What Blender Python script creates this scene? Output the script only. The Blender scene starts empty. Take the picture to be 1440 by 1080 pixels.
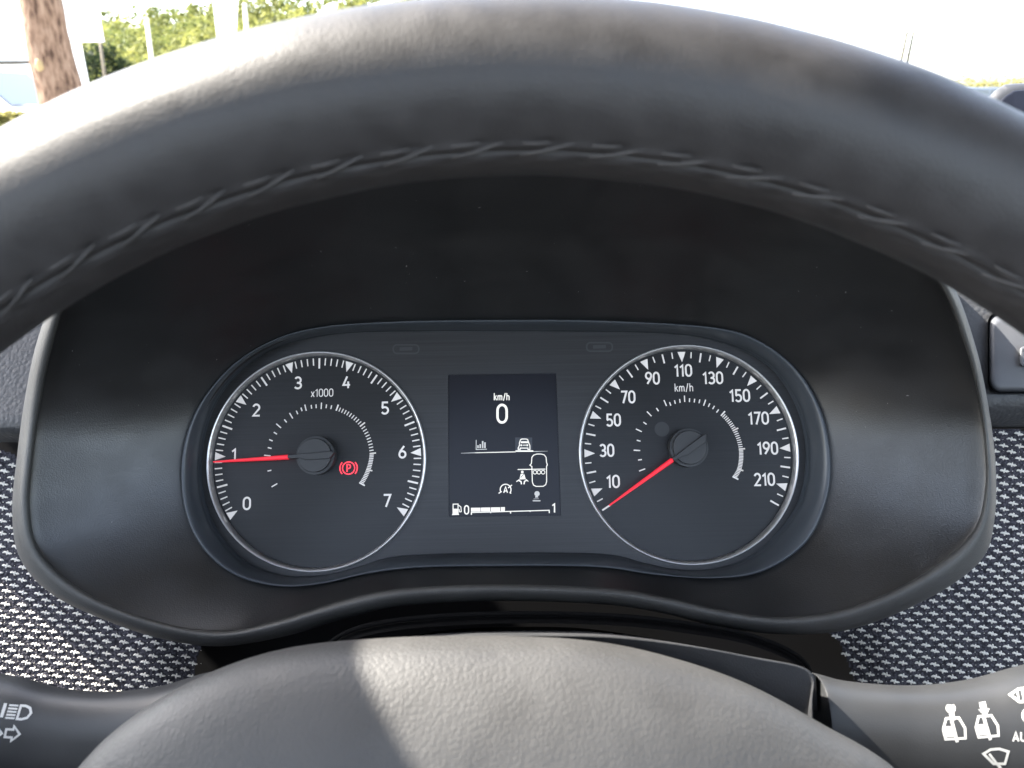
import bpy, bmesh, math, random
from mathutils import Vector, Matrix, noise
from mathutils.bvhtree import BVHTree
random.seed(7)
scene = bpy.context.scene
COL = scene.collection
RAD = math.radians

# ------------------------------------------------------------------ camera, sky, sun, exposure
F = 1082.0                      # focal length in pixels of the 1440x1080 photograph
PITCH, ROLL = RAD(20.0), RAD(1.09)
CAM = Vector((0, 0, 1.15))
RIGHT = Vector((1, 0, 0))
FWD = Vector((0, math.cos(PITCH), -math.sin(PITCH)))
UP = Vector((0, math.sin(PITCH), math.cos(PITCH)))
cam_data = bpy.data.cameras.new('camera')
cam = bpy.data.objects.new('camera', cam_data); COL.objects.link(cam)
cam_data.sensor_width = 36.0
cam_data.lens = 36.0 * F / 1440.0
cam_data.clip_start = 0.01
cam_data.clip_end = 2000
Rc = Matrix((RIGHT, UP, -FWD)).transposed().to_4x4()
cam.matrix_world = Matrix.Translation(CAM) @ Rc @ Matrix.Rotation(-ROLL, 4, 'Z')
cam_data.dof.use_dof = True
cam_data.dof.focus_distance = 0.338
cam_data.dof.aperture_fstop = 20.0
scene.camera = cam

SUN_AZ, SUN_EL = RAD(-76.0), RAD(47.0)          # azimuth from +Y towards +X
sun_dir = Vector((math.sin(SUN_AZ) * math.cos(SUN_EL), math.cos(SUN_AZ) * math.cos(SUN_EL), math.sin(SUN_EL)))
world = bpy.data.worlds.new('World'); scene.world = world; world.use_nodes = True
wn = world.node_tree.nodes; wl = world.node_tree.links
sky = wn.new('ShaderNodeTexSky'); sky.sky_type = 'NISHITA'; sky.sun_disc = False
sky.sun_elevation = SUN_EL; sky.sun_rotation = SUN_AZ; sky.air_density = 1.0; sky.dust_density = 2.0; sky.ozone_density = 0.6
wn['Background'].inputs['Strength'].default_value = 0.10
hs = wn.new('ShaderNodeHueSaturation'); hs.inputs['Saturation'].default_value = 0.66      # camera white balance leans to the shade
wl.new(sky.outputs[0], hs.inputs['Color']); wl.new(hs.outputs[0], wn['Background'].inputs['Color'])
sl = bpy.data.lights.new('sun', 'SUN'); sl.energy = 2.7; sl.angle = RAD(0.5); sl.color = (1.0, 0.94, 0.84)
sun = bpy.data.objects.new('sun', sl); COL.objects.link(sun)
sun.rotation_euler = sun_dir.to_track_quat('Z', 'Y').to_euler()
sun.location = (-3, 2, 6)
scene.view_settings.view_transform = 'Standard'
scene.view_settings.look = 'None'
scene.view_settings.exposure = 3.5
scene.view_settings.gamma = 1.0
scene.cycles.max_bounces = 6; scene.cycles.diffuse_bounces = 3; scene.cycles.glossy_bounces = 3; scene.cycles.transmission_bounces = 2
scene.view_settings.use_curve_mapping = False

# ------------------------------------------------------------------ pixel rays and frames
cR, sR = math.cos(ROLL), math.sin(ROLL)
def level(px, py):
    dx, dy = px - 720.0, py - 540.0
    return dx * cR - dy * sR, -(dy * cR + dx * sR)
def ray(px, py):
    x, y = level(px, py)
    return RIGHT * (x / F) + UP * (y / F) + FWD
D0 = 0.342
def pix0(px, py, w=0.0):
    """photograph direction at a depth of w metres in front of the gauge line"""
    return CAM + ray(px, py) * (D0 - w)
def at(px, py, dist):
    r = ray(px, py)
    return CAM + r * (dist / r.y)
def frame(o, right, up, back):
    m = Matrix((right, up, back)).transposed().to_4x4(); m.translation = o
    return m
TILT = RAD(8.0)
C1 = CAM + FWD * D0 + UP * (-101.8 / F * D0)
N1 = (-FWD) * math.cos(TILT) + UP * math.sin(TILT)
U1 = UP * math.cos(TILT) + FWD * math.sin(TILT)
M0 = frame(CAM + FWD * D0, RIGHT, UP, -FWD)
M1 = frame(C1, RIGHT, U1, N1)
def pix1(px, py, h=0.0):
    r = ray(px, py)
    t = ((C1 + N1 * h) - CAM).dot(N1) / r.dot(N1)
    return CAM + r * t

# ------------------------------------------------------------------ object helpers
def tag(o, label=None, cat=None, group=None, kind=None):
    if label: o['label'] = label
    if cat: o['category'] = cat
    if group: o['group'] = group
    if kind: o['kind'] = kind
    return o
def thing(name, m, label, cat, group=None):
    o = bpy.data.objects.new(name, None); COL.objects.link(o)
    o.empty_display_size = 0.02
    o.matrix_world = m
    return tag(o, label, cat, group)
MW = {}
def world_of(o):
    m = o.matrix_basis.copy()
    while o.parent:
        o = o.parent
        m = o.matrix_basis @ m
    return m
def mesh(name, verts, faces, mat, parent=None, smooth=True, local=False):
    me = bpy.data.meshes.new(name)
    o = bpy.data.objects.new(name, me); COL.objects.link(o)
    if parent is not None:
        o.parent = parent
        if not local:
            inv = world_of(parent).inverted()
            verts = [inv @ Vector(v) for v in verts]
    me.from_pydata([tuple(v) for v in verts], [], faces)
    me.update()
    if smooth:
        me.polygons.foreach_set('use_smooth', [True] * len(me.polygons))
    if mat: me.materials.append(mat)
    return o
def recalc(o, inside=False):
    bm = bmesh.new(); bm.from_mesh(o.data)
    bmesh.ops.recalc_face_normals(bm, faces=bm.faces)
    if inside: bmesh.ops.reverse_faces(bm, faces=bm.faces)
    bm.to_mesh(o.data); bm.free()
    return o
def grid_faces(nr, nc, closed_c=True, closed_r=False):
    fs = []
    for i in range(nr if closed_r else nr - 1):
        i2 = (i + 1) % nr
        for j in range(nc if closed_c else nc - 1):
            j2 = (j + 1) % nc
            fs.append((i * nc + j, i * nc + j2, i2 * nc + j2, i2 * nc + j))
    return fs
def loft(name, loops, mat, parent=None, closed=True, smooth=True, cap0=False, cap1=False):
    n = len(loops[0]); vs = [p for l in loops for p in l]
    fs = grid_faces(len(loops), n, closed)
    if cap0: fs.append(tuple(reversed(range(n))))
    if cap1: fs.append(tuple(range((len(loops) - 1) * n, len(loops) * n)))
    return mesh(name, vs, fs, mat, parent, smooth)
def cr_closed(pts, per=14):
    out = []; n = len(pts)
    for i in range(n):
        p0, p1, p2, p3 = (Vector(pts[(i + k - 1) % n]) for k in range(4))
        for k in range(per):
            t = k / per
            out.append(0.5 * ((2 * p1) + (p2 - p0) * t + (2 * p0 - 5 * p1 + 4 * p2 - p3) * t * t + (3 * p1 - p0 - 3 * p2 + p3) * t ** 3))
    return out
def cr_open(pts, per=10):
    pts = [Vector(p) for p in pts]; q = [2 * pts[0] - pts[1]] + pts + [2 * pts[-1] - pts[-2]]
    out = []
    for i in range(1, len(q) - 2):
        p0, p1, p2, p3 = q[i - 1:i + 3]
        for k in range(per):
            t = k / per
            out.append(0.5 * ((2 * p1) + (p2 - p0) * t + (2 * p0 - 5 * p1 + 4 * p2 - p3) * t * t + (3 * p1 - p0 - 3 * p2 + p3) * t ** 3))
    out.append(pts[-1].copy())
    return out
def polar(pts, cen, n):
    """resample a closed star-shaped outline at n even angles about cen"""
    c = cr_closed(pts); cx, cy = cen
    A = sorted((math.atan2(-(p.y - cy), p.x - cx) % (2 * math.pi), math.hypot(p.x - cx, p.y - cy)) for p in c)
    A = [(A[-1][0] - 2 * math.pi, A[-1][1])] + A + [(A[0][0] + 2 * math.pi, A[0][1])]
    out = []; k = 0
    for i in range(n):
        th = 2 * math.pi * i / n
        while A[k + 1][0] < th: k += 1
        a0, r0 = A[k]; a1, r1 = A[k + 1]
        r = r0 + (r1 - r0) * ((th - a0) / max(1e-9, a1 - a0))
        out.append((cx + r * math.cos(th), cy - r * math.sin(th)))
    return out
def tube_verts(path, rad, seg=10, closed=False):
    vs = []; n = len(path); path = [Vector(p) for p in path]
    ref = None
    for i, p in enumerate(path):
        if closed: t = path[(i + 1) % n] - path[i - 1]
        else: t = path[min(i + 1, n - 1)] - path[max(i - 1, 0)]
        t.normalize()
        if ref is None:
            ref = Vector((0, 0, 1)) if abs(t.z) < 0.9 else Vector((1, 0, 0))
        a = t.cross(ref).normalized(); b = a.cross(t).normalized(); ref = b
        r = rad[i] if isinstance(rad, (list, tuple)) else rad
        for k in range(seg):
            th = 2 * math.pi * k / seg
            vs.append(p + a * (r * math.cos(th)) + b * (r * math.sin(th)))
    fs = grid_faces(n, seg, True, closed)
    if not closed:
        fs.append(tuple(reversed(range(seg)))); fs.append(tuple(range((n - 1) * seg, n * seg)))
    return vs, fs
class MB:
    def __init__(s): s.v = []; s.f = []
    def add(s, v, f):
        b = len(s.v); s.v += [Vector(x) for x in v]; s.f += [tuple(i + b for i in q) for q in f]; return s
    def box(s, lo, hi):
        (a, b, c), (d, e, f) = lo, hi
        return s.add([(a, b, c), (d, b, c), (d, e, c), (a, e, c), (a, b, f), (d, b, f), (d, e, f), (a, e, f)],
                     [(3, 2, 1, 0), (4, 5, 6, 7), (0, 1, 5, 4), (1, 2, 6, 5), (2, 3, 7, 6), (3, 0, 4, 7)])
    def tube(s, path, rad, seg=8): return s.add(*tube_verts(path, rad, seg))
    def build(s, name, mat, parent=None, smooth=False): return mesh(name, s.v, s.f, mat, parent, smooth)
def bevel(o, width, seg=2):
    m = o.modifiers.new('bevel', 'BEVEL'); m.width = width; m.segments = seg; m.limit_method = 'ANGLE'; m.angle_limit = RAD(35)
    return o

# ------------------------------------------------------------------ materials
MAT = {}
def base(name, col, rough=0.5, spec=0.5, metal=0.0, coat=0.0, coat_rough=0.2):
    m = bpy.data.materials.new(name); m.use_nodes = True; MAT[name] = m
    b = m.node_tree.nodes['Principled BSDF']
    b.inputs['Base Color'].default_value = (*col, 1); b.inputs['Roughness'].default_value = rough
    b.inputs['Specular IOR Level'].default_value = spec; b.inputs['Metallic'].default_value = metal
    b.inputs['Coat Weight'].default_value = coat; b.inputs['Coat Roughness'].default_value = coat_rough
    return m
def nd(m, t, **kw):
    n = m.node_tree.nodes.new(t)
    for k, v in kw.items():
        if k in n.inputs: n.inputs[k].default_value = v
        else: setattr(n, k, v)
    return n
def coords(m, scale=(1, 1, 1)):
    tc = nd(m, 'ShaderNodeTexCoord'); mp = nd(m, 'ShaderNodeMapping'); mp.inputs['Scale'].default_value = scale
    m.node_tree.links.new(tc.outputs['Object'], mp.inputs['Vector'])
    return mp.outputs[0]
def ramp(m, src, stops):
    r = nd(m, 'ShaderNodeValToRGB'); e = r.color_ramp.elements
    while len(e) < len(stops): e.new(0.5)
    for i, (p, c) in enumerate(stops):
        e[i].position = p; e[i].color = (*c, 1) if len(c) == 3 else c
    m.node_tree.links.new(src, r.inputs[0])
    return r.outputs[0]
def grained(name, col, rough, cell, strength, dist=0.0004, spec=0.5, var=0.25, fine=None, mottle=60.0):
    """moulded or leather grain: voronoi pebbles + fine noise as relief, slight blotchy wear in colour and gloss"""
    m = base(name, col, rough, spec); L = m.node_tree.links; b = m.node_tree.nodes['Principled BSDF']
    co = coords(m)
    nz = nd(m, 'ShaderNodeTexNoise', Scale=cell * 0.7, Detail=2.0)
    L.new(co, nz.inputs['Vector'])
    mixv = nd(m, 'ShaderNodeVectorMath', operation='MULTIPLY_ADD')
    L.new(nz.outputs['Color'], mixv.inputs[0]); mixv.inputs[1].default_value = (0.22 / cell,) * 3; L.new(co, mixv.inputs[2])
    vo = nd(m, 'ShaderNodeTexVoronoi', feature='F1', Scale=cell)
    L.new(mixv.outputs[0], vo.inputs['Vector'])
    fn = nd(m, 'ShaderNodeTexNoise', Scale=fine or cell * 3, Detail=3.0); L.new(co, fn.inputs['Vector'])
    ad = nd(m, 'ShaderNodeMath', operation='MULTIPLY_ADD'); L.new(fn.outputs[0], ad.inputs[0]); ad.inputs[1].default_value = -0.35
    L.new(vo.outputs['Distance'], ad.inputs[2])
    bp = nd(m, 'ShaderNodeBump', Strength=strength, Distance=dist, invert=True)
    L.new(ad.outputs[0], bp.inputs['Height']); L.new(bp.outputs[0], b.inputs['Normal'])
    mo = nd(m, 'ShaderNodeTexNoise', Scale=mottle, Detail=4.0); L.new(co, mo.inputs['Vector'])
    c0 = tuple(c * (1 - var) for c in col); c1 = tuple(c * (1 + var) for c in col)
    L.new(ramp(m, mo.outputs[0], [(0.3, c0), (0.7, c1)]), b.inputs['Base Color'])
    rr = nd(m, 'ShaderNodeMapRange'); L.new(mo.outputs[0], rr.inputs[0])
    rr.inputs[1].default_value = 0.3; rr.inputs[2].default_value = 0.7
    rr.inputs[3].default_value = rough - 0.06; rr.inputs[4].default_value = rough + 0.06
    L.new(rr.outputs[0], b.inputs['Roughness'])
    return m
def glow(name, col, strength):
    m = base(name, tuple(c * 0.6 for c in col), 0.5); b = m.node_tree.nodes['Principled BSDF']
    b.inputs['Emission Color'].default_value = (*col, 1); b.inputs['Emission Strength'].default_value = strength
    return m

grained('rim_leather', (0.034, 0.032, 0.0325), 0.48, 1900, 0.35, 0.00014, 0.5, 0.16, mottle=160)
grained('hub_vinyl', (0.043, 0.042, 0.041), 0.55, 820, 0.30, 0.0003, 0.5, 0.12)
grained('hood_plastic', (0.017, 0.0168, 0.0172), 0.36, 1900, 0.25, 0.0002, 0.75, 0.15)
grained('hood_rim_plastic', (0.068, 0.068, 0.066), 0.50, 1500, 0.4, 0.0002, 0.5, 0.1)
grained('dash_vinyl', (0.040, 0.041, 0.044), 0.52, 520, 0.5, 0.0005, 0.5, 0.12)
grained('stalk_plastic', (0.032, 0.033, 0.035), 0.45, 2200, 0.15, 0.0001, 0.5, 0.1)
grained('shroud_plastic', (0.034, 0.035, 0.038), 0.5, 1800, 0.3, 0.0002, 0.5, 0.12)
grained('switch_plastic', (0.075, 0.078, 0.086), 0.45, 2200, 0.15, 0.0001, 0.5, 0.1)
base('recess_shade_black', (0.004, 0.004, 0.0045), 0.9, 0.1)  # near-black, puts the shade of the recesses into the colour
base('bezel_black', (0.050, 0.058, 0.068), 0.35, 0.6)
base('thread', (0.085, 0.081, 0.08), 0.75, 0.2)
glow('print_white', (1.0, 0.96, 0.93), 0.024)
base('dial_black', (0.028, 0.029, 0.032), 0.38, 0.5)
base('chrome', (0.62, 0.61, 0.60), 0.30, metal=0.75)
base('cap_black', (0.034, 0.035, 0.037), 0.5)
base('cap_side', (0.008, 0.008, 0.009), 0.5)
base('screen_black', (0.006, 0.0065, 0.011), 0.3, 0.3)
base('stalk_print', (0.55, 0.55, 0.53), 0.6, 0.2)
base('dust', (0.6, 0.58, 0.55), 0.9)
base('fleck_yarn', (0.80, 0.76, 0.69), 0.9, 0.1)
glow('screen_ink', (1.0, 0.96, 0.88), 0.055)
glow('screen_dim', (1.0, 0.96, 0.90), 0.012)
base('screen_box', (0.03, 0.032, 0.04), 0.4)
glow('lamp_red', (1.0, 0.05, 0.08), 0.12)
glow('needle_red', (1.0, 0.025, 0.05), 0.055)
def brushed(name, col, rough):
    m = base(name, col, rough, 0.35); L = m.node_tree.links; b = m.node_tree.nodes['Principled BSDF']
    co = coords(m, (14, 1500, 1)); nz = nd(m, 'ShaderNodeTexNoise', Scale=1.0, Detail=3.0); L.new(co, nz.inputs['Vector'])
    bp = nd(m, 'ShaderNodeBump', Strength=0.10, Distance=0.0002); L.new(nz.outputs[0], bp.inputs['Height']); L.new(bp.outputs[0], b.inputs['Normal'])
    L.new(ramp(m, nz.outputs[0], [(0.3, tuple(c * 0.8 for c in col)), (0.7, tuple(c * 1.2 for c in col))]), b.inputs['Base Color'])
    return m
brushed('face_panel', (0.029, 0.0295, 0.031), 0.36)
brushed('dial_face', (0.012, 0.0125, 0.0135), 0.36)
def fabric():
    m = base('fabric_weave', (0.06, 0.058, 0.08), 0.95, 0.1); L = m.node_tree.links; b = m.node_tree.nodes['Principled BSDF']
    co = coords(m)
    w1 = nd(m, 'ShaderNodeTexVoronoi', Scale=900.0); L.new(co, w1.inputs['Vector'])
    L.new(ramp(m, w1.outputs['Distance'], [(0.1, (0.105, 0.101, 0.118)), (0.75, (0.030, 0.029, 0.035))]), b.inputs['Base Color'])
    bp = nd(m, 'ShaderNodeBump', Strength=0.8, Distance=0.0006, invert=True); L.new(w1.outputs['Distance'], bp.inputs['Height']); L.new(bp.outputs[0], b.inputs['Normal'])
    return m
fabric()
# outdoors
def mottled(name, cols, scale, rough=0.9, bump=0.0, stretch=(1, 1, 1), detail=5.0, spec=0.2):
    m = base(name, cols[0], rough, spec); L = m.node_tree.links; b = m.node_tree.nodes['Principled BSDF']
    co = coords(m, stretch); nz = nd(m, 'ShaderNodeTexNoise', Scale=scale, Detail=detail); L.new(co, nz.inputs['Vector'])
    L.new(ramp(m, nz.outputs[0], [(0.3 + 0.4 * i / max(1, len(cols) - 1), c) for i, c in enumerate(cols)]), b.inputs['Base Color'])
    if bump:
        bp = nd(m, 'ShaderNodeBump', Strength=0.8, Distance=bump); L.new(nz.outputs[0], bp.inputs['Height']); L.new(bp.outputs[0], b.inputs['Normal'])
    return m
mottled('concrete', [(0.36, 0.35, 0.33), (0.46, 0.45, 0.42)], 3.0)
mottled('white_wall', [(0.72, 0.72, 0.70), (0.80, 0.80, 0.78)], 1.5)
mottled('bark', [(0.040, 0.022, 0.014), (0.15, 0.095, 0.064), (0.22, 0.15, 0.105)], 12.0, bump=0.02, stretch=(3, 3, 1))
base('cut_wood', (0.26, 0.19, 0.09), 0.8)
base('car_white', (0.80, 0.80, 0.80), 0.25, coat=0.5)
base('car_grey', (0.12, 0.14, 0.17), 0.25, coat=0.5)
base('car_glass', (0.08, 0.10, 0.12), 0.08, 0.8)
base('tyre', (0.02, 0.02, 0.02), 0.8)
base('pole_wood', (0.12, 0.10, 0.07), 0.8)
base('mast_paint', (0.035, 0.03, 0.018), 0.8)
base('pole_pale', (0.55, 0.53, 0.46), 0.7)
base('grey_trim', (0.05, 0.045, 0.035), 0.7)
def leaves(name, a, b_):
    m = base(name, a, 0.7, 0.2); L = m.node_tree.links; b = m.node_tree.nodes['Principled BSDF']
    oi = nd(m, 'ShaderNodeAttribute', attribute_name='tint')
    L.new(ramp(m, oi.outputs['Fac'], [(0.0, a), (1.0, b_)]), b.inputs['Base Color'])
    tr = nd(m, 'ShaderNodeBsdfTranslucent'); L.new(ramp(m, oi.outputs['Fac'], [(0.0, a), (1.0, b_)]), tr.inputs['Color'])
    mx = nd(m, 'ShaderNodeMixShader'); mx.inputs[0].default_value = 0.4
    L.new(b.outputs[0], mx.inputs[1]); L.new(tr.outputs[0], mx.inputs[2])
    L.new(mx.outputs[0], m.node_tree.nodes['Material Output'].inputs[0])
    return m
leaves('hill_leaves', (0.10, 0.125, 0.042), (0.22, 0.22, 0.065))
leaves('dark_leaves', (0.014, 0.025, 0.011), (0.035, 0.050, 0.018))
leaves('pine_leaves', (0.02, 0.045, 0.015), (0.05, 0.08, 0.03))
leaves('yellow_leaves', (0.16, 0.16, 0.045), (0.26, 0.24, 0.08))

# ================================================================== THE SETTING OUTDOORS
def ground_sheet():
    vs = [(-600, -60, 0), (600, -60, 0), (600, 900, 0), (-600, 900, 0)]
    return tag(mesh('ground', vs, [(0, 1, 2, 3)], MAT['concrete'], smooth=False), kind='structure')
ground_sheet()

def leaf_cloud(blobs, per, size, rnd):
    """leaf clumps: many small tilted quads spread through lumpy ellipsoids; returns verts, faces, tints"""
    v, f, t = [], [], []
    for (c, r, tint) in blobs:
        n = int(per * max(0.4, r.x * r.z))
        for _ in range(n):
            d = Vector((rnd.gauss(0, 1), rnd.gauss(0, 1), rnd.gauss(0, 1))).normalized()
            k = (0.45 + 0.55 * rnd.random() ** 0.5) * (0.82 + 0.35 * noise.noise(d * 2.3 + c))
            p = c + Vector((d.x * r.x, d.y * r.y, d.z * r.z)) * k
            a = Vector((rnd.gauss(0, 1), rnd.gauss(0, 1), rnd.gauss(0, 0.6))).normalized()
            b = a.cross(d + Vector((0.01, 0.3, 0.2))).normalized()
            s = size * (0.6 + 0.8 * rnd.random())
            i = len(v)
            v += [p - a * s, p + b * s * 0.6, p + a * s, p - b * s * 0.6]
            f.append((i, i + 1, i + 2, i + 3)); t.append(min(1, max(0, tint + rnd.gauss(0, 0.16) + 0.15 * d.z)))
    return v, f, t
def leaf_mesh(name, blobs, per, size, mat, parent=None, seed=1):
    v, f, t = leaf_cloud(blobs, per, size, random.Random(seed))
    o = mesh(name, v, f, mat, parent, smooth=False)
    a = o.data.attributes.new('tint', 'FLOAT', 'FACE'); a.data.foreach_set('value', t)
    return o

# wooded hill, far off
ridge = [(-500, 70), (-100, 56), (100, 44), (150, 36), (300, 18), (480, 6), (600, -2), (690, 12), (780, 70), (950, 122), (1500, 134), (2000, 140)]
def ridge_y(x):
    for (x0, y0), (x1, y1) in zip(ridge, ridge[1:]):
        if x0 <= x <= x1: return y0 + (y1 - y0) * (x - x0) / (x1 - x0)
    return 140
def hill_point(px, t):
    top = at(px, ridge_y(px) + 8, 150.0); foot = at(px, 400, 62.0)
    p = foot.lerp(top, t); p.z = max(0.0, top.z) * (t ** 1.25) - 0.3 * (1 - t)
    return p
nx, nt = 60, 14
hv = [hill_point(-500 + 2500 * i / (nx - 1), t / (nt - 1)) for t in range(nt) for i in range(nx)]
hv += [Vector((p.x * 1.3, p.y + 90, -0.5)) for p in hv[-nx:]]
mottled('hill_grass', [(0.05, 0.065, 0.02), (0.085, 0.09, 0.03)], 0.15)
tag(mesh('hill', hv, grid_faces(nt + 1, nx, False), MAT['hill_grass']), kind='structure')
rnd = random.Random(3)
blobs = []
for k in range(800):
    px = rnd.uniform(-120, 800); t = rnd.random() ** 0.7
    p = hill_point(px, t)
    if p.z < 0.3: continue
    hgt = rnd.uniform(2.2, 4.4)
    tint = 0.55 + 0.5 * noise.noise(p * 0.05) + rnd.uniform(-0.25, 0.25)
    if t > 0.93: tint -= 0.35
    for q in range(3):
        blobs.append((p + Vector((rnd.uniform(-.9, .9), rnd.uniform(-.9, .9), hgt * (0.35 + 0.25 * q))), Vector((1.9 - 0.35 * q, 1.9 - 0.35 * q, hgt * 0.32)) * rnd.uniform(0.8, 1.15), tint))
tag(leaf_mesh('wooded_hillside', blobs, 14, 0.34, MAT['hill_leaves'], seed=5),
    'yellow green woods covering the far hillside', 'woods', kind='stuff')

# white building with overhanging roof
def building():
    Y = 19.0
    c = at(120, 90, Y + 3); eav = at(147, 59, Y + 3.4); xr = c.x; z_e = eav.z
    t = thing('white_building', Matrix.Translation((xr, Y, 0)), 'blown out white building with overhanging flat roof behind the tree trunk', 'building')
    MB().box((xr - 14, Y, 0), (xr, Y + 3, z_e + 0.05)).build('wall', MAT['white_wall'], t)
    r = MB().box((xr - 14.5, Y - 0.4, z_e), (eav.x, Y + 3.4, z_e + 1.6)).build('roof', MAT['white_wall'], t)
    zp = at(20, 88, Y).z
    bevel(MB().box((xr - 14, Y - 0.05, zp - 0.035), (at(45, 88, Y).x + 0.5, Y + 0.02, zp + 0.035)).build('gutter_pipe', MAT['grey_trim'], t), 0.01)
    MB().box((xr - 14, Y - 0.03, zp - 0.28), (xr - 0.9, Y + 0.02, zp - 0.05)).build('wall_band', MAT['white_wall'], t)
building()

# pine tree: trunk with cut knot, crown above the frame
def pine():
    Y = 5.4
    L = [(at(-20, -200, Y), at(38, -200, Y)), (at(30, 0, Y), at(84, 0, Y)), (at(38, 45, Y), at(93, 45, Y)), (at(45, 85, Y), at(101, 80, Y)), (at(58, 145, Y), at(118, 140, Y)), (at(66, 200, Y), at(132, 200, Y))]
    L = L[::-1]
    cen = [(a + b) / 2 for a, b in L]; rad = [(b - a).length / 2 for a, b in L]
    foot = cen[0] + (cen[0] - cen[1]).normalized() * 0.6; foot.z = -0.05; foot.x = cen[0].x + 0.12
    cen = [foot] + cen; rad = [rad[0] * 1.35] + rad
    d = (cen[-1] - cen[-2]).normalized()
    cen += [cen[-1] + d * 2.2, cen[-1] + d * 5.0]; rad += [rad[-1] * 0.8, 0.03]
    path = cr_open([(c.x, c.y, c.z) for c in cen], 14)
    rr = [v.x for v in cr_open([(r, 0, 0) for r in rad], 14)]
    seg = 40
    v, f = tube_verts(path, rr, seg)
    for i, p in enumerate(v):
        ax = path[min(i // seg, len(path) - 1)]
        dirv = (p - ax)
        if dirv.length > 1e-4:
            q = Vector((p.x * 9, p.y * 9, p.z * 3.2))
            k = noise.noise(q * 1.3) * 0.035 + noise.noise(q * 4.1) * 0.03 - max(0, noise.noise(Vector((p.x * 22, p.y * 22, p.z * 5)))) * 0.07
            v[i] = ax + dirv * (1 + k)
    t = thing('pine_tree', Matrix.Translation(foot), 'leaning pine trunk with reddish flaky bark in front of the white building', 'tree')
    mesh('trunk', v, f, MAT['bark'], t)
    kp = at(56, 92, Y - 0.12); n = 14
    kn = MB()
    ring = []
    for r_, dz in ((1.25, 0.03), (1.0, -0.008), (0.6, -0.016), (0.01, -0.018)):
        ring.append([kp + Vector((math.cos(2 * math.pi * k / n) * 0.026 * r_ * (1 + 0.15 * math.sin(3 * k)), dz, math.sin(2 * math.pi * k / n) * 0.042 * r_)) for k in range(n)])
    loft('cut_knot', ring, MAT['cut_wood'], t)
    bl = []
    r2 = random.Random(9)
    top = path[-1]
    for k in range(26):
        z = r2.uniform(-1.6, 0.6); s = 0.5 + 0.5 * (0.6 - z) / 2.2
        bl.append((top + Vector((r2.uniform(-1.5, 1.5) * s, r2.uniform(-1.5, 1.5) * s, z)), Vector((0.6, 0.6, 0.32)), r2.random()))
    leaf_mesh('crown', bl, 400, 0.05, MAT['pine_leaves'], t, 4)
pine()

# dark leafy tree by the corner of the building
def dark_tree():
    Y = 34.0
    t = thing('dark_tree', Matrix.Translation((at(150, 100, Y).x, Y, 0)), 'dark green leafy tree beside the white building corner', 'tree')
    b = at(150, 100, Y)
    v, f = tube_verts([(b.x, Y, -0.1), (b.x + 0.1, Y, 1.2), (b.x, Y, 2.6)], [0.22, 0.16, 0.07], 10)
    mesh('trunk', v, f, MAT['bark'], t)
    r2 = random.Random(12); bl = []
    for (px, py, r) in [(105, 75, .55), (120, 95, .6), (132, 80, .6), (150, 72, .5), (150, 98, .7), (168, 92, .45), (175, 112, .7), (130, 118, .8), (160, 125, .8), (195, 128, .6), (100, 110, .8), (90, 85, .7)]:
        p = at(px, py, Y + r2.uniform(-.5, .5)); bl.append((p, Vector((r * 1.1, r, r * 0.9)), r2.uniform(0.1, 0.7)))
    leaf_mesh('crown', bl, 700, 0.075, MAT['dark_leaves'], t, 6)
dark_tree()

def pole(name, px0, py0, px1, py1, Y, r, mat, label, cat, r_top=None):
    a, b = at(px0, py0, Y), at(px1, py1, Y)
    d = (a - b) / (a.z - b.z)
    foot = b - d * b.z
    t = thing(name, Matrix.Translation((foot.x, foot.y, 0)), label, cat)
    v, f = tube_verts([foot - d * 0.1, b, a], [r * 1.1, r, r_top or r * 0.9], 12)
    mesh('shaft', v, f, mat, t)
    v, f = tube_verts([foot - d * 0.02, foot + d * 0.12], [r * 1.9, r * 1.7], 12)
    mesh('base', v, f, mat, t)
    v, f = tube_verts([a - d * 0.04, a + d * 0.05], [r * 1.3, r * 0.7], 12)
    mesh('cap', v, f, mat, t)
pole('wooden_pole', 140, 52, 148, 112, 26.0, 0.048, MAT['pole_wood'], 'thin brown wooden pole in front of the dark tree', 'pole')
pole('pale_pole', 206, 26, 213, 82, 40.0, 0.10, MAT['pole_pale'], 'faint pale pole standing before the sunlit woods', 'pole')
pole('lamp_pole', 344, 6, 347, 46, 38.0, 0.10, MAT['pole_pale'], 'slim cream pole beside the white tapered pillar', 'pole')
def pillar():
    Y = 22.0
    t = thing('white_pillar', Matrix.Translation((at(318, 50, Y).x, Y, 0)), 'tapered white pillar rising above the steering wheel rim', 'pillar')
    a0, a1, b0, b1 = at(297, -60, Y), at(333, -60, Y), at(309, 60, Y), at(329, 60, Y)
    k = b0.z / (a0.z - b0.z)
    g0, g1 = b0 + (b0 - a0) * k * 0.3, b1 + (b1 - a1) * k * 0.3
    g0.z = g1.z = 0.0
    def ring(p, q, d): return [Vector((p.x, Y - d, p.z)), Vector((q.x, Y - d, p.z)), Vector((q.x, Y + d, p.z)), Vector((p.x, Y + d, p.z))]
    bevel(loft('shaft', [ring(g0, g1, .2), ring(b0, b1, .2), ring(a0, a1, .28)], MAT['car_white'], t, smooth=False, cap0=True, cap1=True), 0.03)
    m = MB(); m.box((g0.x - .15, Y - .4, -0.02), (g1.x + .15, Y + .4, 0.12)); m.build('plinth', MAT['white_wall'], t)
pillar()

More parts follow.
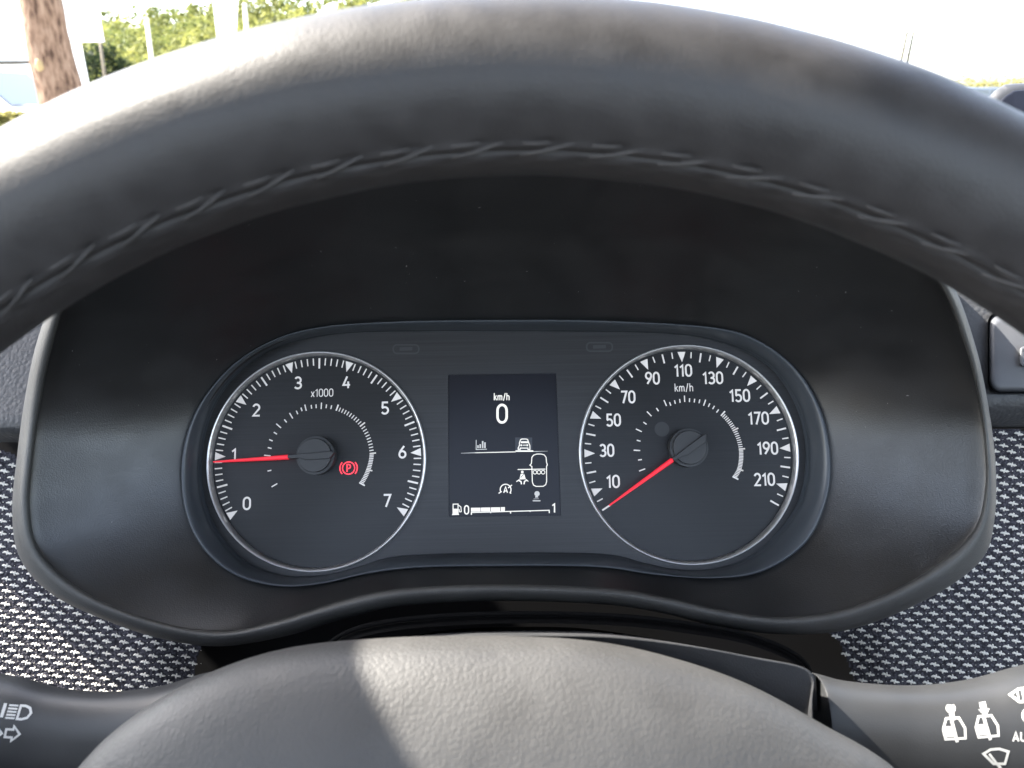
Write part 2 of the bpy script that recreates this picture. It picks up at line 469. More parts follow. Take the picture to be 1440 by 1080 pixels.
# white feather flags whose tips show over the wheel
def flag(px, py, pts, Y, label):
    t = thing('feather_flag', Matrix.Translation((at(px, py, Y).x, Y, 0)), label, 'flag', 'feather flags')
    c = cr_closed(pts, 8); n = len(c)
    fr = [at(p.x, p.y, Y) + Vector((0, 0.03 * math.sin(p.x * .2), 0)) for p in c]
    bk = [p + Vector((0, 0.012, 0)) for p in fr]
    mesh('cloth', fr + bk, [tuple(range(n))] + [tuple(reversed(range(n, 2 * n)))] + [(i, n + i, n + (i + 1) % n, (i + 1) % n) for i in range(n)], MAT['car_white'], t, smooth=False)
    f0 = at(px, py, Y); v, f = tube_verts([(f0.x, Y + .02, -0.05), (f0.x, Y + .02, f0.z)], 0.018, 8)
    mesh('staff', v, f, MAT['pole_pale'], t)
flag(450, 24, [(443, 27), (447, 18), (456, 9), (466, 4), (474, 4), (473, 13), (469, 19), (462, 24), (454, 30), (446, 40)], 14.0, 'white feather flag with pointed tip above the wheel rim')
flag(520, 20, [(513, 16), (520, 9), (530, 4), (542, 2), (553, 4), (548, 8), (538, 10), (528, 14), (522, 26), (515, 26)], 14.6, 'pale curved feather flag lying low along the wheel rim')

# twin mast on the right
def mast():
    Y = 55.0
    c = at(1272, 100, Y)
    t = thing('twin_mast', Matrix.Translation((c.x, Y, 0)), 'thin twin pole mast against the white sky', 'mast')
    for x0, y0, x1, y1 in ((1276, 44, 1266, 92), (1285, 44, 1275, 92)):
        a, b = at(x0, y0, Y), at(x1, y1, Y); d = (a - b) / (a.z - b.z)
        v, f = tube_verts([b - d * (b.z + .1), b, a], [0.12, 0.10, 0.09], 8)
        mesh('pole', v, f, MAT['mast_paint'], t)
    a, b = at(1270, 69, Y), at(1282, 69, Y)
    v, f = tube_verts([a, b], 0.05, 8); mesh('crossbar', v, f, MAT['pole_pale'], t)
mast()

# parked cars
def car(name, M, L, H, W, body, label):
    """side profile swept across the width, with glass, wheels and lamps; x = forward"""
    t = thing(name, M, label, 'car', 'parked cars')
    prof = [(-.5, .30), (-.5, .55), (-.485, .66), (-.44, .97), (-.36, 1.0), (-.02, 1.0), (.05, .985), (.20, .66), (.42, .58), (.485, .48), (.5, .30), (.46, .18), (-.46, .18)]
    def ring(y, s, inset):
        return [M @ Vector((x * L * (1 - inset * .04), y, z * H if z < .62 else z * H * s)) for x, z in prof]
    loops = [ring(-W / 2, .985, 1), ring(-W / 2 * .93, 1.0, 0), ring(0, 1.012, 0), ring(W / 2 * .93, 1.0, 0), ring(W / 2, .985, 1)]
    bevel(loft('body', loops, body, t, smooth=True, cap0=True, cap1=True), 0.05, 2)
    e = 0.012
    def pane(nm, pts): mesh(nm, [M @ Vector(p) for p in pts], [tuple(range(len(pts)))], MAT['car_glass'], t, smooth=False)
    pane('windscreen', [(.06 * L + e, -W * .42, .975 * H), (.06 * L + e, W * .42, .975 * H), (.195 * L + e, W * .45, .69 * H), (.195 * L + e, -W * .45, .69 * H)])
    pane('rear_window', [(-.452 * L - e, W * .4, .92 * H), (-.452 * L - e, -W * .4, .92 * H), (-.482 * L - e, -W * .43, .70 * H), (-.482 * L - e, W * .43, .70 * H)])
    for s in (-1, 1):
        for x0, x1, x2, x3 in ((-.40, -.14, -.14, -.43), (-.12, .03, .15, -.12)):
            pane('side_window', [(x0 * L, s * (W / 2 + e), .93 * H), (x1 * L, s * (W / 2 + e), .93 * H), (x2 * L, s * (W / 2 + e), .69 * H), (x3 * L, s * (W / 2 + e), .69 * H)])
        for x in (-.31, .31):
            c = Vector((x * L, s * W * .44, .21 * H)); ring_ = []
            for r, y in ((.0, .12), (.19, .12), (.21, .10), (.21, -.10), (.19, -.12), (0, -.12)):
                ring_.append([M @ (c + Vector((r * H * math.cos(k * math.pi / 10), y * s, r * H * math.sin(k * math.pi / 10)))) for k in range(20)])
            loft('wheel', ring_, MAT['tyre'], t)
        h = MB().box((.455 * L, s * W * .36 - .14, .44 * H), (.492 * L, s * W * .36 + .14, .52 * H)); h.v = [M @ p for p in h.v]; h.build('headlight', MAT['car_glass'], t)
        h = MB().box((.12 * L, s * (W / 2 + .10) - .09, .66 * H), (.155 * L, s * (W / 2 + .10) + .09, .74 * H)); h.v = [M @ p for p in h.v]; bevel(h.build('mirror', body, t), .03)
def place_car(px, py, Y, rot, zfrac=0.0):
    p = at(px, py, Y); return Matrix.Translation((p.x, Y, 0)) @ Matrix.Rotation(rot, 4, 'Z')
car('parked_car', Matrix.Translation((at(8, 110, 14.0).x - 0.35, 14.0, 0)), 4.3, 1.86, 1.85, MAT['car_white'], 'white parked car with grey blue windscreen behind the pine trunk')
car('parked_car', Matrix.Translation((at(1383, 133, 42.0).x, 42.0, 0)) @ Matrix.Rotation(RAD(15), 4, 'Z'), 4.2, 1.5, 1.8, MAT['car_grey'], 'small grey car far off beside the yellow shrub')

# yellowish hedge on the left, shrub on the right
def hedge(name, pxs, py, Y, r, label, cat, seed):
    p0 = at(pxs[0], py, Y)
    t = thing(name, Matrix.Translation((p0.x, Y, 0)), label, cat); r2 = random.Random(seed); bl = []
    for px in pxs:
        top = at(px, py, Y)
        z = top.z - r * .8
        while z > -0.1:
            bl.append((Vector((top.x + r2.uniform(-.1, .1), Y + r2.uniform(-.1, .1), z)), Vector((r, r, r)), r2.uniform(.3, .9))); z -= r * 1.0
    leaf_mesh('foliage', bl, 900 / max(r, .3), 0.04 + 0.02 * r, MAT['yellow_leaves'], t, seed)
    for px in pxs[::2]:
        q = at(px, py, Y); MB().tube([(q.x, Y, -.05), (q.x + .05, Y, max(.3, q.z * .7))], [0.03, 0.015], 6).build('stem', MAT['bark'], t)
hedge('hedge', list(range(-160, 40, 14)), 158, 9.5, 0.22, 'low yellow green hedge under the white parked car', 'hedge', 21)
hedge('shrub', [1352, 1372, 1392, 1412, 1432, 1452], 106, 46.0, 1.1, 'pale yellow shrub glowing in the sun at the lot edge', 'shrub', 22)

# ================================================================== UNSEEN CABIN ADDED ROUND THE CAMERA (roof, pillars, doors, floor, seat: shaped to shade the dashboard)
base('shade_roof_cloth', (0.30, 0.29, 0.28), 0.95, 0.1)
base('cabin_dark', (0.03, 0.03, 0.032), 0.85, 0.2)
def shade_cabin():
    zr = CAM.z + 0.30
    def front(x): return 0.15 + 0.085 * smooth01((x + 0.36) / 0.34)  # added roof: front edge bent to let sun onto rim's left and hub
    n = 40; lo, hi = [], []
    xs = [-0.56 + 1.92 * i / (n - 1) for i in range(n)]
    def zc(x): return zr - 0.05 * ((x - 0.40) / 0.96) ** 2
    loops = [[Vector((x, front(x), zc(x))) for x in xs], [Vector((x, front(x) + .02, zc(x) + .02)) for x in xs], [Vector((x, front(x), zc(x) + .04)) for x in xs],
             [Vector((x, -0.32, zc(x) + .04)) for x in xs], [Vector((x, -0.32, zc(x))) for x in xs], [Vector((x, front(x), zc(x))) for x in xs]]
    tag(loft('shade_roof', loops, MAT['shade_roof_cloth'], None, closed=False), kind='structure')
    for s, x in ((-1, -0.54), (1, 1.34)):  # added pillars, front ones set inward so the left stalk falls in shade
        v, f = tube_verts([(x - s * .08, 0.12, zc(x) + .01), (x - s * .06, 0.36, zr - .07), (x - s * .02, 0.60, zr - .20), (x + s * .10, 1.0, zr - .46)], [.065, .07, .06, .06], 14)
        tag(mesh('shade_pillar', v, f, MAT['cabin_dark']), kind='structure')
        v, f = tube_verts([(x, -0.55, zc(x) + .01), (x + s * .04, -0.5, 0.85)], [.07, .09], 12)
        tag(mesh('shade_pillar', v, f, MAT['cabin_dark']), kind='structure')
        o = MB().box((x + s * .03 - .04, -1.9, 0.25), (x + s * .03 + .04, 0.75, 1.02)).build('shade_door', MAT['cabin_dark']); tag(o, kind='structure')  # unseen doors added to cut low side light
    tag(MB().box((-0.56, -1.9, 0.22), (1.36, 0.9, 0.25)).build('shade_floor', MAT['cabin_dark']), kind='structure')  # unseen floor and rear wall, added to darken from below and behind
    tag(MB().box((-0.56, -1.95, 0.25), (1.36, -1.9, 1.15)).build('shade_rear_wall', MAT['cabin_dark']), kind='structure')
    st = thing('shade_seat', Matrix.Translation((0, -0.55, 0.25)), 'unseen dark driver seat added to block light facing the steering wheel', 'seat')  # unseen seat added to darken the space behind the camera
    bevel(MB().box((-.25, -.62, .45), (.25, -.12, .60)).build('cushion', MAT['cabin_dark'], st), .04, 3)
    bevel(MB().box((-.24, -.78, .55), (.24, -.62, 1.18)).build('backrest', MAT['cabin_dark'], st), .05, 3)
    bevel(MB().box((-.13, -.80, 1.20), (.13, -.69, 1.38)).build('headrest', MAT['cabin_dark'], st), .04, 3)
    for sx in (-.07, .07): MB().tube([(sx, -.74, 1.1), (sx, -.745, 1.25)], .007).build('headrest_post', MAT['cabin_dark'], st)
    for sx in (-.2, .2): MB().box((sx - .02, -.6, .25), (sx + .02, -.15, .46)).build('rail', MAT['cabin_dark'], st)
def smooth01(x): x = max(0., min(1., x)); return x * x * (3 - 2 * x)
shade_cabin()

# ================================================================== DASHBOARD
dash = thing('dashboard', M0, 'grey dashboard with flecked fabric panels and grained vinyl upper', 'dashboard')
def sheet(name, fn, nu, nv, mat, parent, back=None):
    vs = [fn(i / (nu - 1), j / (nv - 1)) for j in range(nv) for i in range(nu)]
    return mesh(name, vs, [tuple(reversed(q)) for q in grid_faces(nv, nu, False)], mat, parent)
def smooth01(x): x = max(0., min(1., x)); return x * x * (3 - 2 * x)
# backing body behind everything, painted near-black for the shade in the gaps
c = MB()
lo = [pix0(-220, 560, -0.075), pix0(1660, 560, -0.075), pix0(1660, 1500, -0.06), pix0(-220, 1500, -0.06)]
bk = [p + FWD * 0.30 for p in lo]
bk[0] = lo[0] + Vector((0, .30, .0)); bk[1] = lo[1] + Vector((0, .30, .0))
mesh('core', lo + bk, [(0, 1, 2, 3), (7, 6, 5, 4), (0, 4, 5, 1), (1, 5, 6, 2), (2, 6, 7, 3), (3, 7, 4, 0)], MAT['recess_shade_black'], dash, smooth=False)
# grained vinyl upper: profile in (py, w): face, rolled lower edge, undercut
def vinyl(name, x0, x1, prof, mat):
    pr = cr_open([(a, b, 0) for a, b in prof], 8)
    def fn(u, v):
        p = pr[min(len(pr) - 1, int(round(v * (len(pr) - 1))))]
        return pix0(x0 + (x1 - x0) * u, p.x, p.y)
    return sheet(name, fn, 30, len(pr), mat, dash)
vinyl('vinyl_panel', -200, 240, [(330, -0.035), (400, -0.022), (480, -0.010), (560, -0.001), (592, 0.002), (608, 0.0005), (618, -0.006), (622, -0.018), (622, -0.05)], MAT['dash_vinyl'])
vinyl('vinyl_panel', 1210, 1640, [(330, -0.035), (400, -0.026), (480, -0.018), (545, -0.012), (556, -0.010), (575, -0.011), (592, -0.017), (600, -0.028), (602, -0.06)], MAT['dash_vinyl'])

# flecked fabric panels
def fabric_panel(outline, surf, lat0, a, b, lab):
    oc = [Vector((p[0], p[1], 0)) for p in cr_closed([(x, y, 0) for x, y in outline], 8)]
    def inside(x, y):
        r = False; n = len(oc)
        for i in range(n):
            p, q = oc[i], oc[i - 1]
            if (p.y > y) != (q.y > y) and x < (q.x - p.x) * (y - p.y) / (q.y - p.y) + p.x: r = not r
        return r
    bm = bmesh.new()
    xs = [p.x for p in oc]; ys = [p.y for p in oc]
    x0, x1, y0, y1 = min(xs), max(xs), min(ys), max(ys); n = 150
    vs, fs, idx = [], [], {}
    for j in range(n + 1):
        for i in range(n + 1):
            vs.append(surf(x0 + (x1 - x0) * i / n, y0 + (y1 - y0) * j / n))
    for j in range(n):
        for i in range(n):
            if inside(x0 + (x1 - x0) * (i + .5) / n, y0 + (y1 - y0) * (j + .5) / n):
                fs.append((j * (n + 1) + i, (j + 1) * (n + 1) + i, (j + 1) * (n + 1) + i + 1, j * (n + 1) + i + 1))
    bm.free()
    panel = mesh('fabric_panel', vs, fs, MAT['fabric_weave'], dash)
    panel['label'] = lab
    pads = [(-3.4, -.8, 2.5, 1.55), (3.5, 1.0, 2.5, 1.5), (0.8, -1.7, 1.1, 1.6), (-.5, 2.0, 1.1, 1.5), (0, .1, 2.3, 1.7), (-5.6, -.3, 1.1, .9), (5.7, 1.4, 1.1, .9)]
    fv, ff = [], []; r2 = random.Random(int(lat0[0]) + 3)
    def pad(cx, cy, hx, hy, lift):
        i = len(fv); k = 8
        for (s, hgt) in ((1.0, 0.0001), (0.72, lift)):
            for q in range(k):
                th = 2 * math.pi * q / k
                p = surf(cx + hx * s * math.cos(th), cy + hy * s * math.sin(th)); fv.append(p - FWD * hgt)
        for q in range(k):
            ff.append((i + q, i + k + q, i + k + (q + 1) % k, i + (q + 1) % k))
        ff.append(tuple(reversed(range(i + k, i + 2 * k))))
    for m_ in range(-60, 60):
        for n_ in range(-60, 60):
            x = lat0[0] + a[0] * m_ + b[0] * n_; y = lat0[1] + a[1] * m_ + b[1] * n_
            x += r2.uniform(-.8, .8) + 2.0 * noise.noise(Vector((x * .012, y * .012, 3.1))); y += r2.uniform(-.5, .5) + 2.0 * noise.noise(Vector((x * .012, y * .012, 9.7)))
            if not (x0 < x < x1 and y0 < y < y1) or not inside(x, y): continue
            for (dx, dy, hx, hy) in pads:
                pad(x + dx + r2.uniform(-.3, .3), y + dy + r2.uniform(-.3, .3), hx * r2.uniform(.98, 1.2), hy * r2.uniform(.95, 1.25), 0.0004)
            if r2.random() < .75: pad(x + a[0] / 2 + r2.uniform(-.5, .5), y + r2.uniform(-.4, .8), .9 * r2.uniform(.5, 1.2), .7 * r2.uniform(.5, 1.2), 0.0002)
    fo = mesh('weave_flecks', fv, ff, MAT['fleck_yarn'], panel)
    fo['kind'] = 'stuff'
fabric_panel([(-120, 640), (60, 655), (120, 720), (220, 800), (300, 850), (288, 890), (276, 930), (262, 972), (200, 1010), (60, 1020), (-120, 1000)],
             lambda x, y: pix0(x, y, -0.020 - 0.03 * smooth01((690 - y) / 120) * .4 - 0.012 * smooth01((x - 200) / 120)), (100, 800), (22.3, 0.9), (-11.6, 8.5), 'navy fabric panel with white woven flecks left of the hood')
fabric_panel([(1100, 840), (1250, 800), (1350, 660), (1380, 606), (1460, 606), (1560, 606), (1570, 800), (1560, 1000), (1400, 1010), (1212, 1000), (1204, 962), (1188, 920), (1170, 892)],
             lambda x, y: pix0(x, y, -0.022 - 0.03 * smooth01((660 - y) / 90) * .4 - 0.010 * smooth01((1260 - x) / 100)), (1300, 800), (23.0, 0.7), (-11.3, 8.5), 'navy fabric panel with white woven flecks right of the hood')

# switch plate on the right of the hood
def rrect(x0, y0, x1, y1, r, n=6):
    out = []
    for cx, cy, a0 in ((x1 - r, y1 - r, 0), (x0 + r, y1 - r, 90), (x0 + r, y0 + r, 180), (x1 - r, y0 + r, 270)):
        for k in range(n + 1):
            a = RAD(a0 + 90 * k / n); out.append((cx + r * math.cos(a), cy + r * math.sin(a)))
    return out
sw = thing('switch_plate', M0, 'smooth grey switch plate set into the grained vinyl right of the hood', 'switch plate')
def vw(y): return -0.026 + (y - 400) * (0.014 / 145)
def ploop(pts, dw): return [pix0(x, y, vw(y) + dw) for x, y in pts]
out_ = rrect(1391, 440, 1530, 551, 16)
loft('gap', [ploop(rrect(1389, 438, 1532, 553, 17), 0.0035), ploop(rrect(1389, 438, 1532, 553, 17), 0.0008)], MAT['cap_side'], sw, cap0=False, cap1=True)
loops = [ploop(out_, 0.001), ploop(rrect(1393, 446, 1528, 549, 15), 0.0045), ploop(rrect(1396, 449, 1525, 546, 13), 0.0056), ploop(rrect(1400, 453, 1521, 542, 10), 0.006)]
loft('plate', loops, MAT['switch_plastic'], sw, cap1=True)
bl = rrect(1434, 487, 1500, 516, 6)
loft('button', [ploop(bl, 0.006), ploop(bl, 0.0082), ploop(rrect(1437, 490, 1497, 513, 5), 0.0088), ploop(rrect(1440, 493, 1494, 510, 3), 0.0080)], MAT['switch_plastic'], sw, cap1=True)

# ================================================================== INSTRUMENT HOOD
NC = 420
CEN = (712, 650)
lip_in = polar([(101, 405), (75, 480), (58, 560), (47, 640), (42, 715), (58, 778), (120, 833), (215, 872), (310, 888), (390, 873), (480, 845), (565, 828), (700, 822), (850, 827), (935, 840), (1010, 857), (1095, 868), (1190, 856), (1290, 812), (1365, 752), (1385, 690), (1384, 620), (1374, 550), (1355, 480), (1322, 400), (1255, 315), (1130, 225), (940, 170), (720, 152), (500, 172), (300, 228), (165, 315)], CEN, NC)
lip_out = polar([(82, 405), (52, 480), (35, 560), (24, 640), (17, 720), (28, 785), (72, 835), (150, 873), (230, 899), (310, 909), (400, 895), (485, 870), (565, 852), (700, 845), (850, 850), (935, 863), (1005, 880), (1100, 892), (1200, 884), (1305, 842), (1378, 790), (1398, 735), (1400, 650), (1388, 560), (1370, 480), (1337, 395), (1268, 300), (1140, 205), (945, 148), (720, 130), (495, 150), (290, 208), (145, 305)], CEN, NC)
bez_out = polar([(700, 450), (560, 452), (450, 460), (380, 480), (320, 520), (275, 580), (256, 645), (260, 715), (285, 770), (330, 808), (390, 824), (450, 821), (520, 806), (590, 798), (700, 796), (800, 796), (860, 799), (920, 808), (1000, 813), (1070, 804), (1130, 766), (1160, 710), (1168, 650), (1155, 580), (1120, 520), (1065, 478), (1000, 460), (850, 451)], CEN, NC)
def th_of(i): return 2 * math.pi * i / NC
def lipw(i):
    s = math.sin(th_of(i))
    return 0.048 + 0.055 * smooth01((s - 0.05) / 0.6) - 0.006 * smooth01((-s - .1) / .6)
hood = thing('instrument_hood', M0, 'black moulded instrument hood with raised grey rim around the gauges', 'hood')
P_lip = [pix0(*lip_in[i], lipw(i) - 0.004) for i in range(NC)]
def shrink(p, k): return (CEN[0] + (p[0] - CEN[0]) * k, CEN[1] + (p[1] - CEN[1]) * k)
P_end = [pix1(*shrink(bez_out[i], 0.975), 0.010) for i in range(NC)]
loops = []; K = 30
for k in range(K + 1):
    t = k / K; lp = []
    for i in range(NC):
        th = th_of(i); s = math.sin(th)
        a, b = P_lip[i], P_end[i]
        outd = (a - b); outd -= FWD * outd.dot(FWD); outd.normalize()
        up_ = smooth01((s - 0.15) / 0.5)
        side = 1 - up_
        bowl = 0.010 * (1 - (1 - min(1, t / .16)) ** 2) * (1 - t) ** 1.3
        kink = 0.0065 * (t / .56 if t < .56 else (1 - t) / .44)
        down = smooth01((-s - .35) / .4)
        p = a.lerp(b, t) + outd * (bowl * side * (1 - .75 * down) + kink * up_)
        lp.append(p)
    loops.append(lp)
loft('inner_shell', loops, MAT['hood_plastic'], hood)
def mixp(i, k): return (lip_in[i][0] * (1 - k) + lip_out[i][0] * k, lip_in[i][1] * (1 - k) + lip_out[i][1] * k)
bead = [[pix0(*mixp(i, -0.02), lipw(i) - 0.012) for i in range(NC)]]
for k, dw in ((0.0, -.004), (.06, -.0018), (.18, -.0004), (.34, 0.0), (.55, -.0008), (.78, -.0030), (.93, -.0065), (1.0, -.011), (1.0, -.020), (.98, -.05), (.97, -.10)):
    bead.append([pix0(*mixp(i, k), lipw(i) + dw) for i in range(NC)])
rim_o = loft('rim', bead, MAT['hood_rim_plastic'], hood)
rim_o['label'] = 'grey grained raised edge of the instrument hood'

# ================================================================== INSTRUMENT CLUSTER
clu = thing('instrument_cluster', M1, 'car instrument cluster with two round gauges and a small screen', 'instrument cluster')
inv1 = M1.inverted()
def loc1(px, py): p = inv1 @ pix1(px, py, 0); return p.x, p.y
face_in = polar([(500, 468), (440, 475), (382, 492), (335, 526), (302, 572), (285, 635), (287, 695), (306, 745), (342, 786), (395, 808), (450, 809), (500, 798), (545, 784), (600, 779), (700, 777), (800, 777), (862, 780), (905, 791), (955, 801), (1005, 799), (1055, 782), (1096, 745), (1124, 700), (1133, 640), (1123, 582), (1096, 532), (1060, 501), (1010, 481), (950, 470), (850, 467), (700, 466), (600, 466)], CEN, NC)
def mixb(i, k): return (face_in[i][0] * (1 - k) + bez_out[i][0] * k, face_in[i][1] * (1 - k) + bez_out[i][1] * k)
bz = []
for k, h in ((-.015, -0.001), (0.0, .0002), (.10, .0010), (.14, .0030), (.22, .0052), (.40, .0085), (.62, .0118), (.82, .0138), (.93, .0145), (1.0, .0142), (1.02, .0125), (1.01, .006)):
    bz.append([pix1(*mixb(i, k), h) for i in range(NC)])
loft('bezel', bz, MAT['bezel_black'], clu)
# gauge circles in the cluster's own plane
GL = Vector(loc1(445.5, 646.5)); GR = Vector(loc1(968.0, 637.0))
PXM = D0 / F * 1.0
RG = 151.5 * PXM
def circle(c, r, n=128): return [(c.x + r * math.cos(2 * math.pi * k / n), c.y + r * math.sin(2 * math.pi * k / n)) for k in range(n)]
def face_with_holes():
    bm = bmesh.new(); edges = []
    disp = [loc1(*p) for p in ((630, 527), (782, 525), (789, 725), (631, 727))]
    for lp in ([loc1(*mixb(i, .02)) for i in range(0, NC, 2)], circle(GL, RG), circle(GR, RG), disp):
        vs = [bm.verts.new((x, y, 0)) for x, y in lp]
        edges += [bm.edges.new((vs[i], vs[(i + 1) % len(vs)])) for i in range(len(vs))]
    bmesh.ops.triangle_fill(bm, use_beauty=True, use_dissolve=False, edges=edges, normal=(0, 0, 1))
    bmesh.ops.recalc_face_normals(bm, faces=bm.faces)
    for f in bm.faces:
        if f.normal.z < 0: f.normal_flip()
    me = bpy.data.meshes.new('face_panel'); bm.to_mesh(me); bm.free()
    o = bpy.data.objects.new('face_panel', me); COL.objects.link(o); o.parent = clu; me.materials.append(MAT['face_panel'])
    return o
face_with_holes()
def lmesh(name, v, f, mat, parent, smooth=False):
    return mesh(name, v, f, mat, parent, smooth, local=True)
class Ink:
    """flat print: polygons in a plane, thin"""
    def __init__(s): s.v = []; s.f = []; s.z = []; s.n = 0
    def merge(s, o):
        b = len(s.v); s.v += o.v; s.z += [z + s.n for z in o.z]; s.n += o.n + 1; s.f += [tuple(i + b for i in q) for q in o.f]; return s
    def poly(s, pts, step=True):
        s.z += [s.n] * len(pts); s.n += 1 if step else 0
        i = len(s.v); s.v += list(pts); s.f.append(tuple(range(i, i + len(pts)))); return s
    def line(s, p, q, w, w2=None):
        (x0, y0), (x1, y1) = p, q; w2 = w if w2 is None else w2
        l = math.hypot(x1 - x0, y1 - y0) or 1; nx_, ny_ = -(y1 - y0) / l / 2, (x1 - x0) / l / 2
        return s.poly([(x0 + nx_ * w, y0 + ny_ * w), (x0 - nx_ * w, y0 - ny_ * w), (x1 - nx_ * w2, y1 - ny_ * w2), (x1 + nx_ * w2, y1 + ny_ * w2)])
    def path(s, pts, w, closed=False):
        pts = [Vector(p) for p in pts]; n = len(pts); L_, R_ = [], []
        for i in range(n):
            a = pts[i - 1] if (closed or i) else pts[i]; b = pts[(i + 1) % n] if (closed or i < n - 1) else pts[i]
            d0 = (pts[i] - a).normalized() if (pts[i] - a).length else None; d1 = (b - pts[i]).normalized() if (b - pts[i]).length else None
            d = ((d0 or d1) + (d1 or d0)).normalized(); mit = 1.0 / max(.55, d.dot(d1 or d0)); nn = Vector((-d.y, d.x)) * (w / 2 * mit); L_.append(pts[i] + nn); R_.append(pts[i] - nn)
        for i in range(n if closed else n - 1):
            j = (i + 1) % n
            s.poly([tuple(L_[i]), tuple(R_[i]), tuple(R_[j]), tuple(L_[j])], False)
        s.n += 1
        return s
    def arc(s, c, r, a0, a1, w, n=24, ry=None):
        ry = ry or r
        return s.path([(c[0] + r * math.cos(RAD(a0 + (a1 - a0) * k / n)), c[1] + ry * math.sin(RAD(a0 + (a1 - a0) * k / n))) for k in range(n + 1)], w)
    def disc(s, c, r, n=14, ry=None):
        ry = ry or r
        return s.poly([(c[0] + r * math.cos(2 * math.pi * k / n), c[1] + ry * math.sin(2 * math.pi * k / n)) for k in range(n)])
    def rect(s, x0, y0, x1, y1): return s.poly([(x0, y0), (x1, y0), (x1, y1), (x0, y1)])
def _arc(cx, cy, rx, ry, a0, a1, n=14): return [(cx + rx * math.cos(RAD(a0 + (a1 - a0) * k / n)), cy + ry * math.sin(RAD(a0 + (a1 - a0) * k / n))) for k in range(n + 1)]
# plain narrow lettering drawn with an even pen: unit height, (advance width, strokes)
G = {
 '0': (.56, [_arc(.28, .66, .24, .30, 0, 180) + _arc(.28, .34, .24, .30, 180, 360) + [(.52, .66)]]),
 '1': (.34, [[(.02, .74), (.24, .93), (.24, .0)]]),
 '2': (.56, [_arc(.27, .70, .23, .26, 165, -25) + [(.05, .04), (.54, .04)]]),
 '3': (.56, [_arc(.26, .72, .22, .24, 150, -80, 12) + [(.19, .51)], [(.24, .511)] + _arc(.26, .275, .25, .235, 85, -150, 14)]),
 '4': (.58, [[(.34, .97), (.04, .27), (.57, .27)], [(.42, .55), (.42, .0)]]),
 '5': (.56, [[(.50, .955), (.10, .955), (.08, .55), (.10, .52)] + _arc(.26, .30, .25, .27, 115, -150)]),
 '6': (.58, [[(.42, .96), (.13, .55)] + _arc(.29, .29, .24, .26, 155, 515, 22)]),
 '7': (.54, [[(.02, .955), (.50, .955), (.18, .0)]]),
 '9': (.58, [[(.16, .04), (.45, .45)] + _arc(.29, .71, .24, .26, -25, 335, 22)]),
 'k': (.46, [[(.06, 1.0), (.06, .0)], [(.42, .66), (.09, .34)], [(.18, .42), (.45, .0)]]),
 'm': (.78, [[(.06, .0), (.06, .66)], [(.09, .5)] + _arc(.23, .48, .15, .17, 130, 0, 8) + [(.38, .0)], [(.41, .5)] + _arc(.55, .48, .15, .17, 130, 0, 8) + [(.70, .0)]]),
 '/': (.40, [[(.04, -.08), (.34, 1.0)]]),
 'h': (.50, [[(.06, 1.0), (.06, .0)], [(.09, .48)] + _arc(.25, .46, .18, .19, 140, 0, 8) + [(.43, .0)]]),
 'x': (.46, [[(.03, .66), (.42, .0)], [(.42, .66), (.03, .0)]]),
 'P': (.54, [[(.08, .0), (.08, .955), (.27, .955)] + _arc(.28, .70, .22, .255, 88, -88, 10) + [(.11, .445)]]),
 'A': (.62, [[(.04, .0), (.31, .98), (.58, .0)], [(.17, .30), (.45, .30)]]),
 'U': (.60, [[(.07, 1.0), (.07, .30)] + _arc(.30, .29, .23, .25, 180, 360, 10) + [(.53, 1.0)]]),
 'T': (.54, [[(.02, .955), (.52, .955)], [(.27, .94), (.27, .0)]]),
 'O': (.64, [_arc(.32, .5, .27, .46, 90, 450, 26)]),
}
def text_fit(body, cx, cy, w, h, pen=0.125, ydown=False):
    ink = Ink(); x = 0.0; k = -1 if ydown else 1
    tot = sum(G[c][0] + .13 for c in body) - .13
    sx = w / tot
    for c in body:
        for st in G[c][1]:
            pts = [(cx + (x + px_) * sx - w / 2, cy + (py_ - .5) * h * k) for px_, py_ in st]
            ink.path(pts, pen * h)
        x += G[c][0] + .13
    return ink
def face_up(o):
    bm = bmesh.new(); bm.from_mesh(o.data); bm.normal_update()
    for f in bm.faces:
        if f.normal.z < 0: f.normal_flip()
    bm.to_mesh(o.data); bm.free(); return o

def gauge(name, g, label, mat_cap):
    """recessed dial disc as the part; ring, print, needle and hub cap are its sub-parts (cluster-local coordinates)"""
    n = 128; H = -0.0022
    vs, fs = [], []
    for r, z in ((RG * 1.002, -0.0004), (RG * 0.992, H), (0.0, H)):
        vs += [(x, y, z) for x, y in circle(g, max(r, 1e-5), n)]
    o = lmesh(name, vs, grid_faces(3, n), MAT['dial_face'], clu, False); face_up(o); o['label'] = label
    vs = []
    prof = [(1.020, .0000), (1.0185, .0010), (1.013, .0017), (1.004, .0017), (0.992, .0010), (0.986, .0000), (0.985, -.0012), (.9845, -.0022)]
    for r, z in prof: vs += [(x, y, z) for x, y in circle(g, RG * r, n)]
    lmesh('chrome_ring', vs, grid_faces(len(prof), n), MAT['chrome'], o, True)
    return o, H + 0.00025
PX = PXM
def numeral(txt, px, py, h_px, wk, parent, z, mat=None, pen=0.15, name='numeral'):
    x, y = loc1(px, py)
    return marks(name, text_fit(txt, x, y, wk * h_px * PX, h_px * PX, pen), parent, z, mat)
def marks(name, ink, parent, z, mat=None):
    return face_up(lmesh(name, [(p[0], p[1], z + zi * (4e-6 if ink.n < 30 else 0)) for p, zi in zip(ink.v, ink.z)], ink.f, mat or MAT['print_white'], parent))
def pol(g, r, deg): return (g.x + r * PX * math.cos(RAD(deg)), g.y + r * PX * math.sin(RAD(deg)))
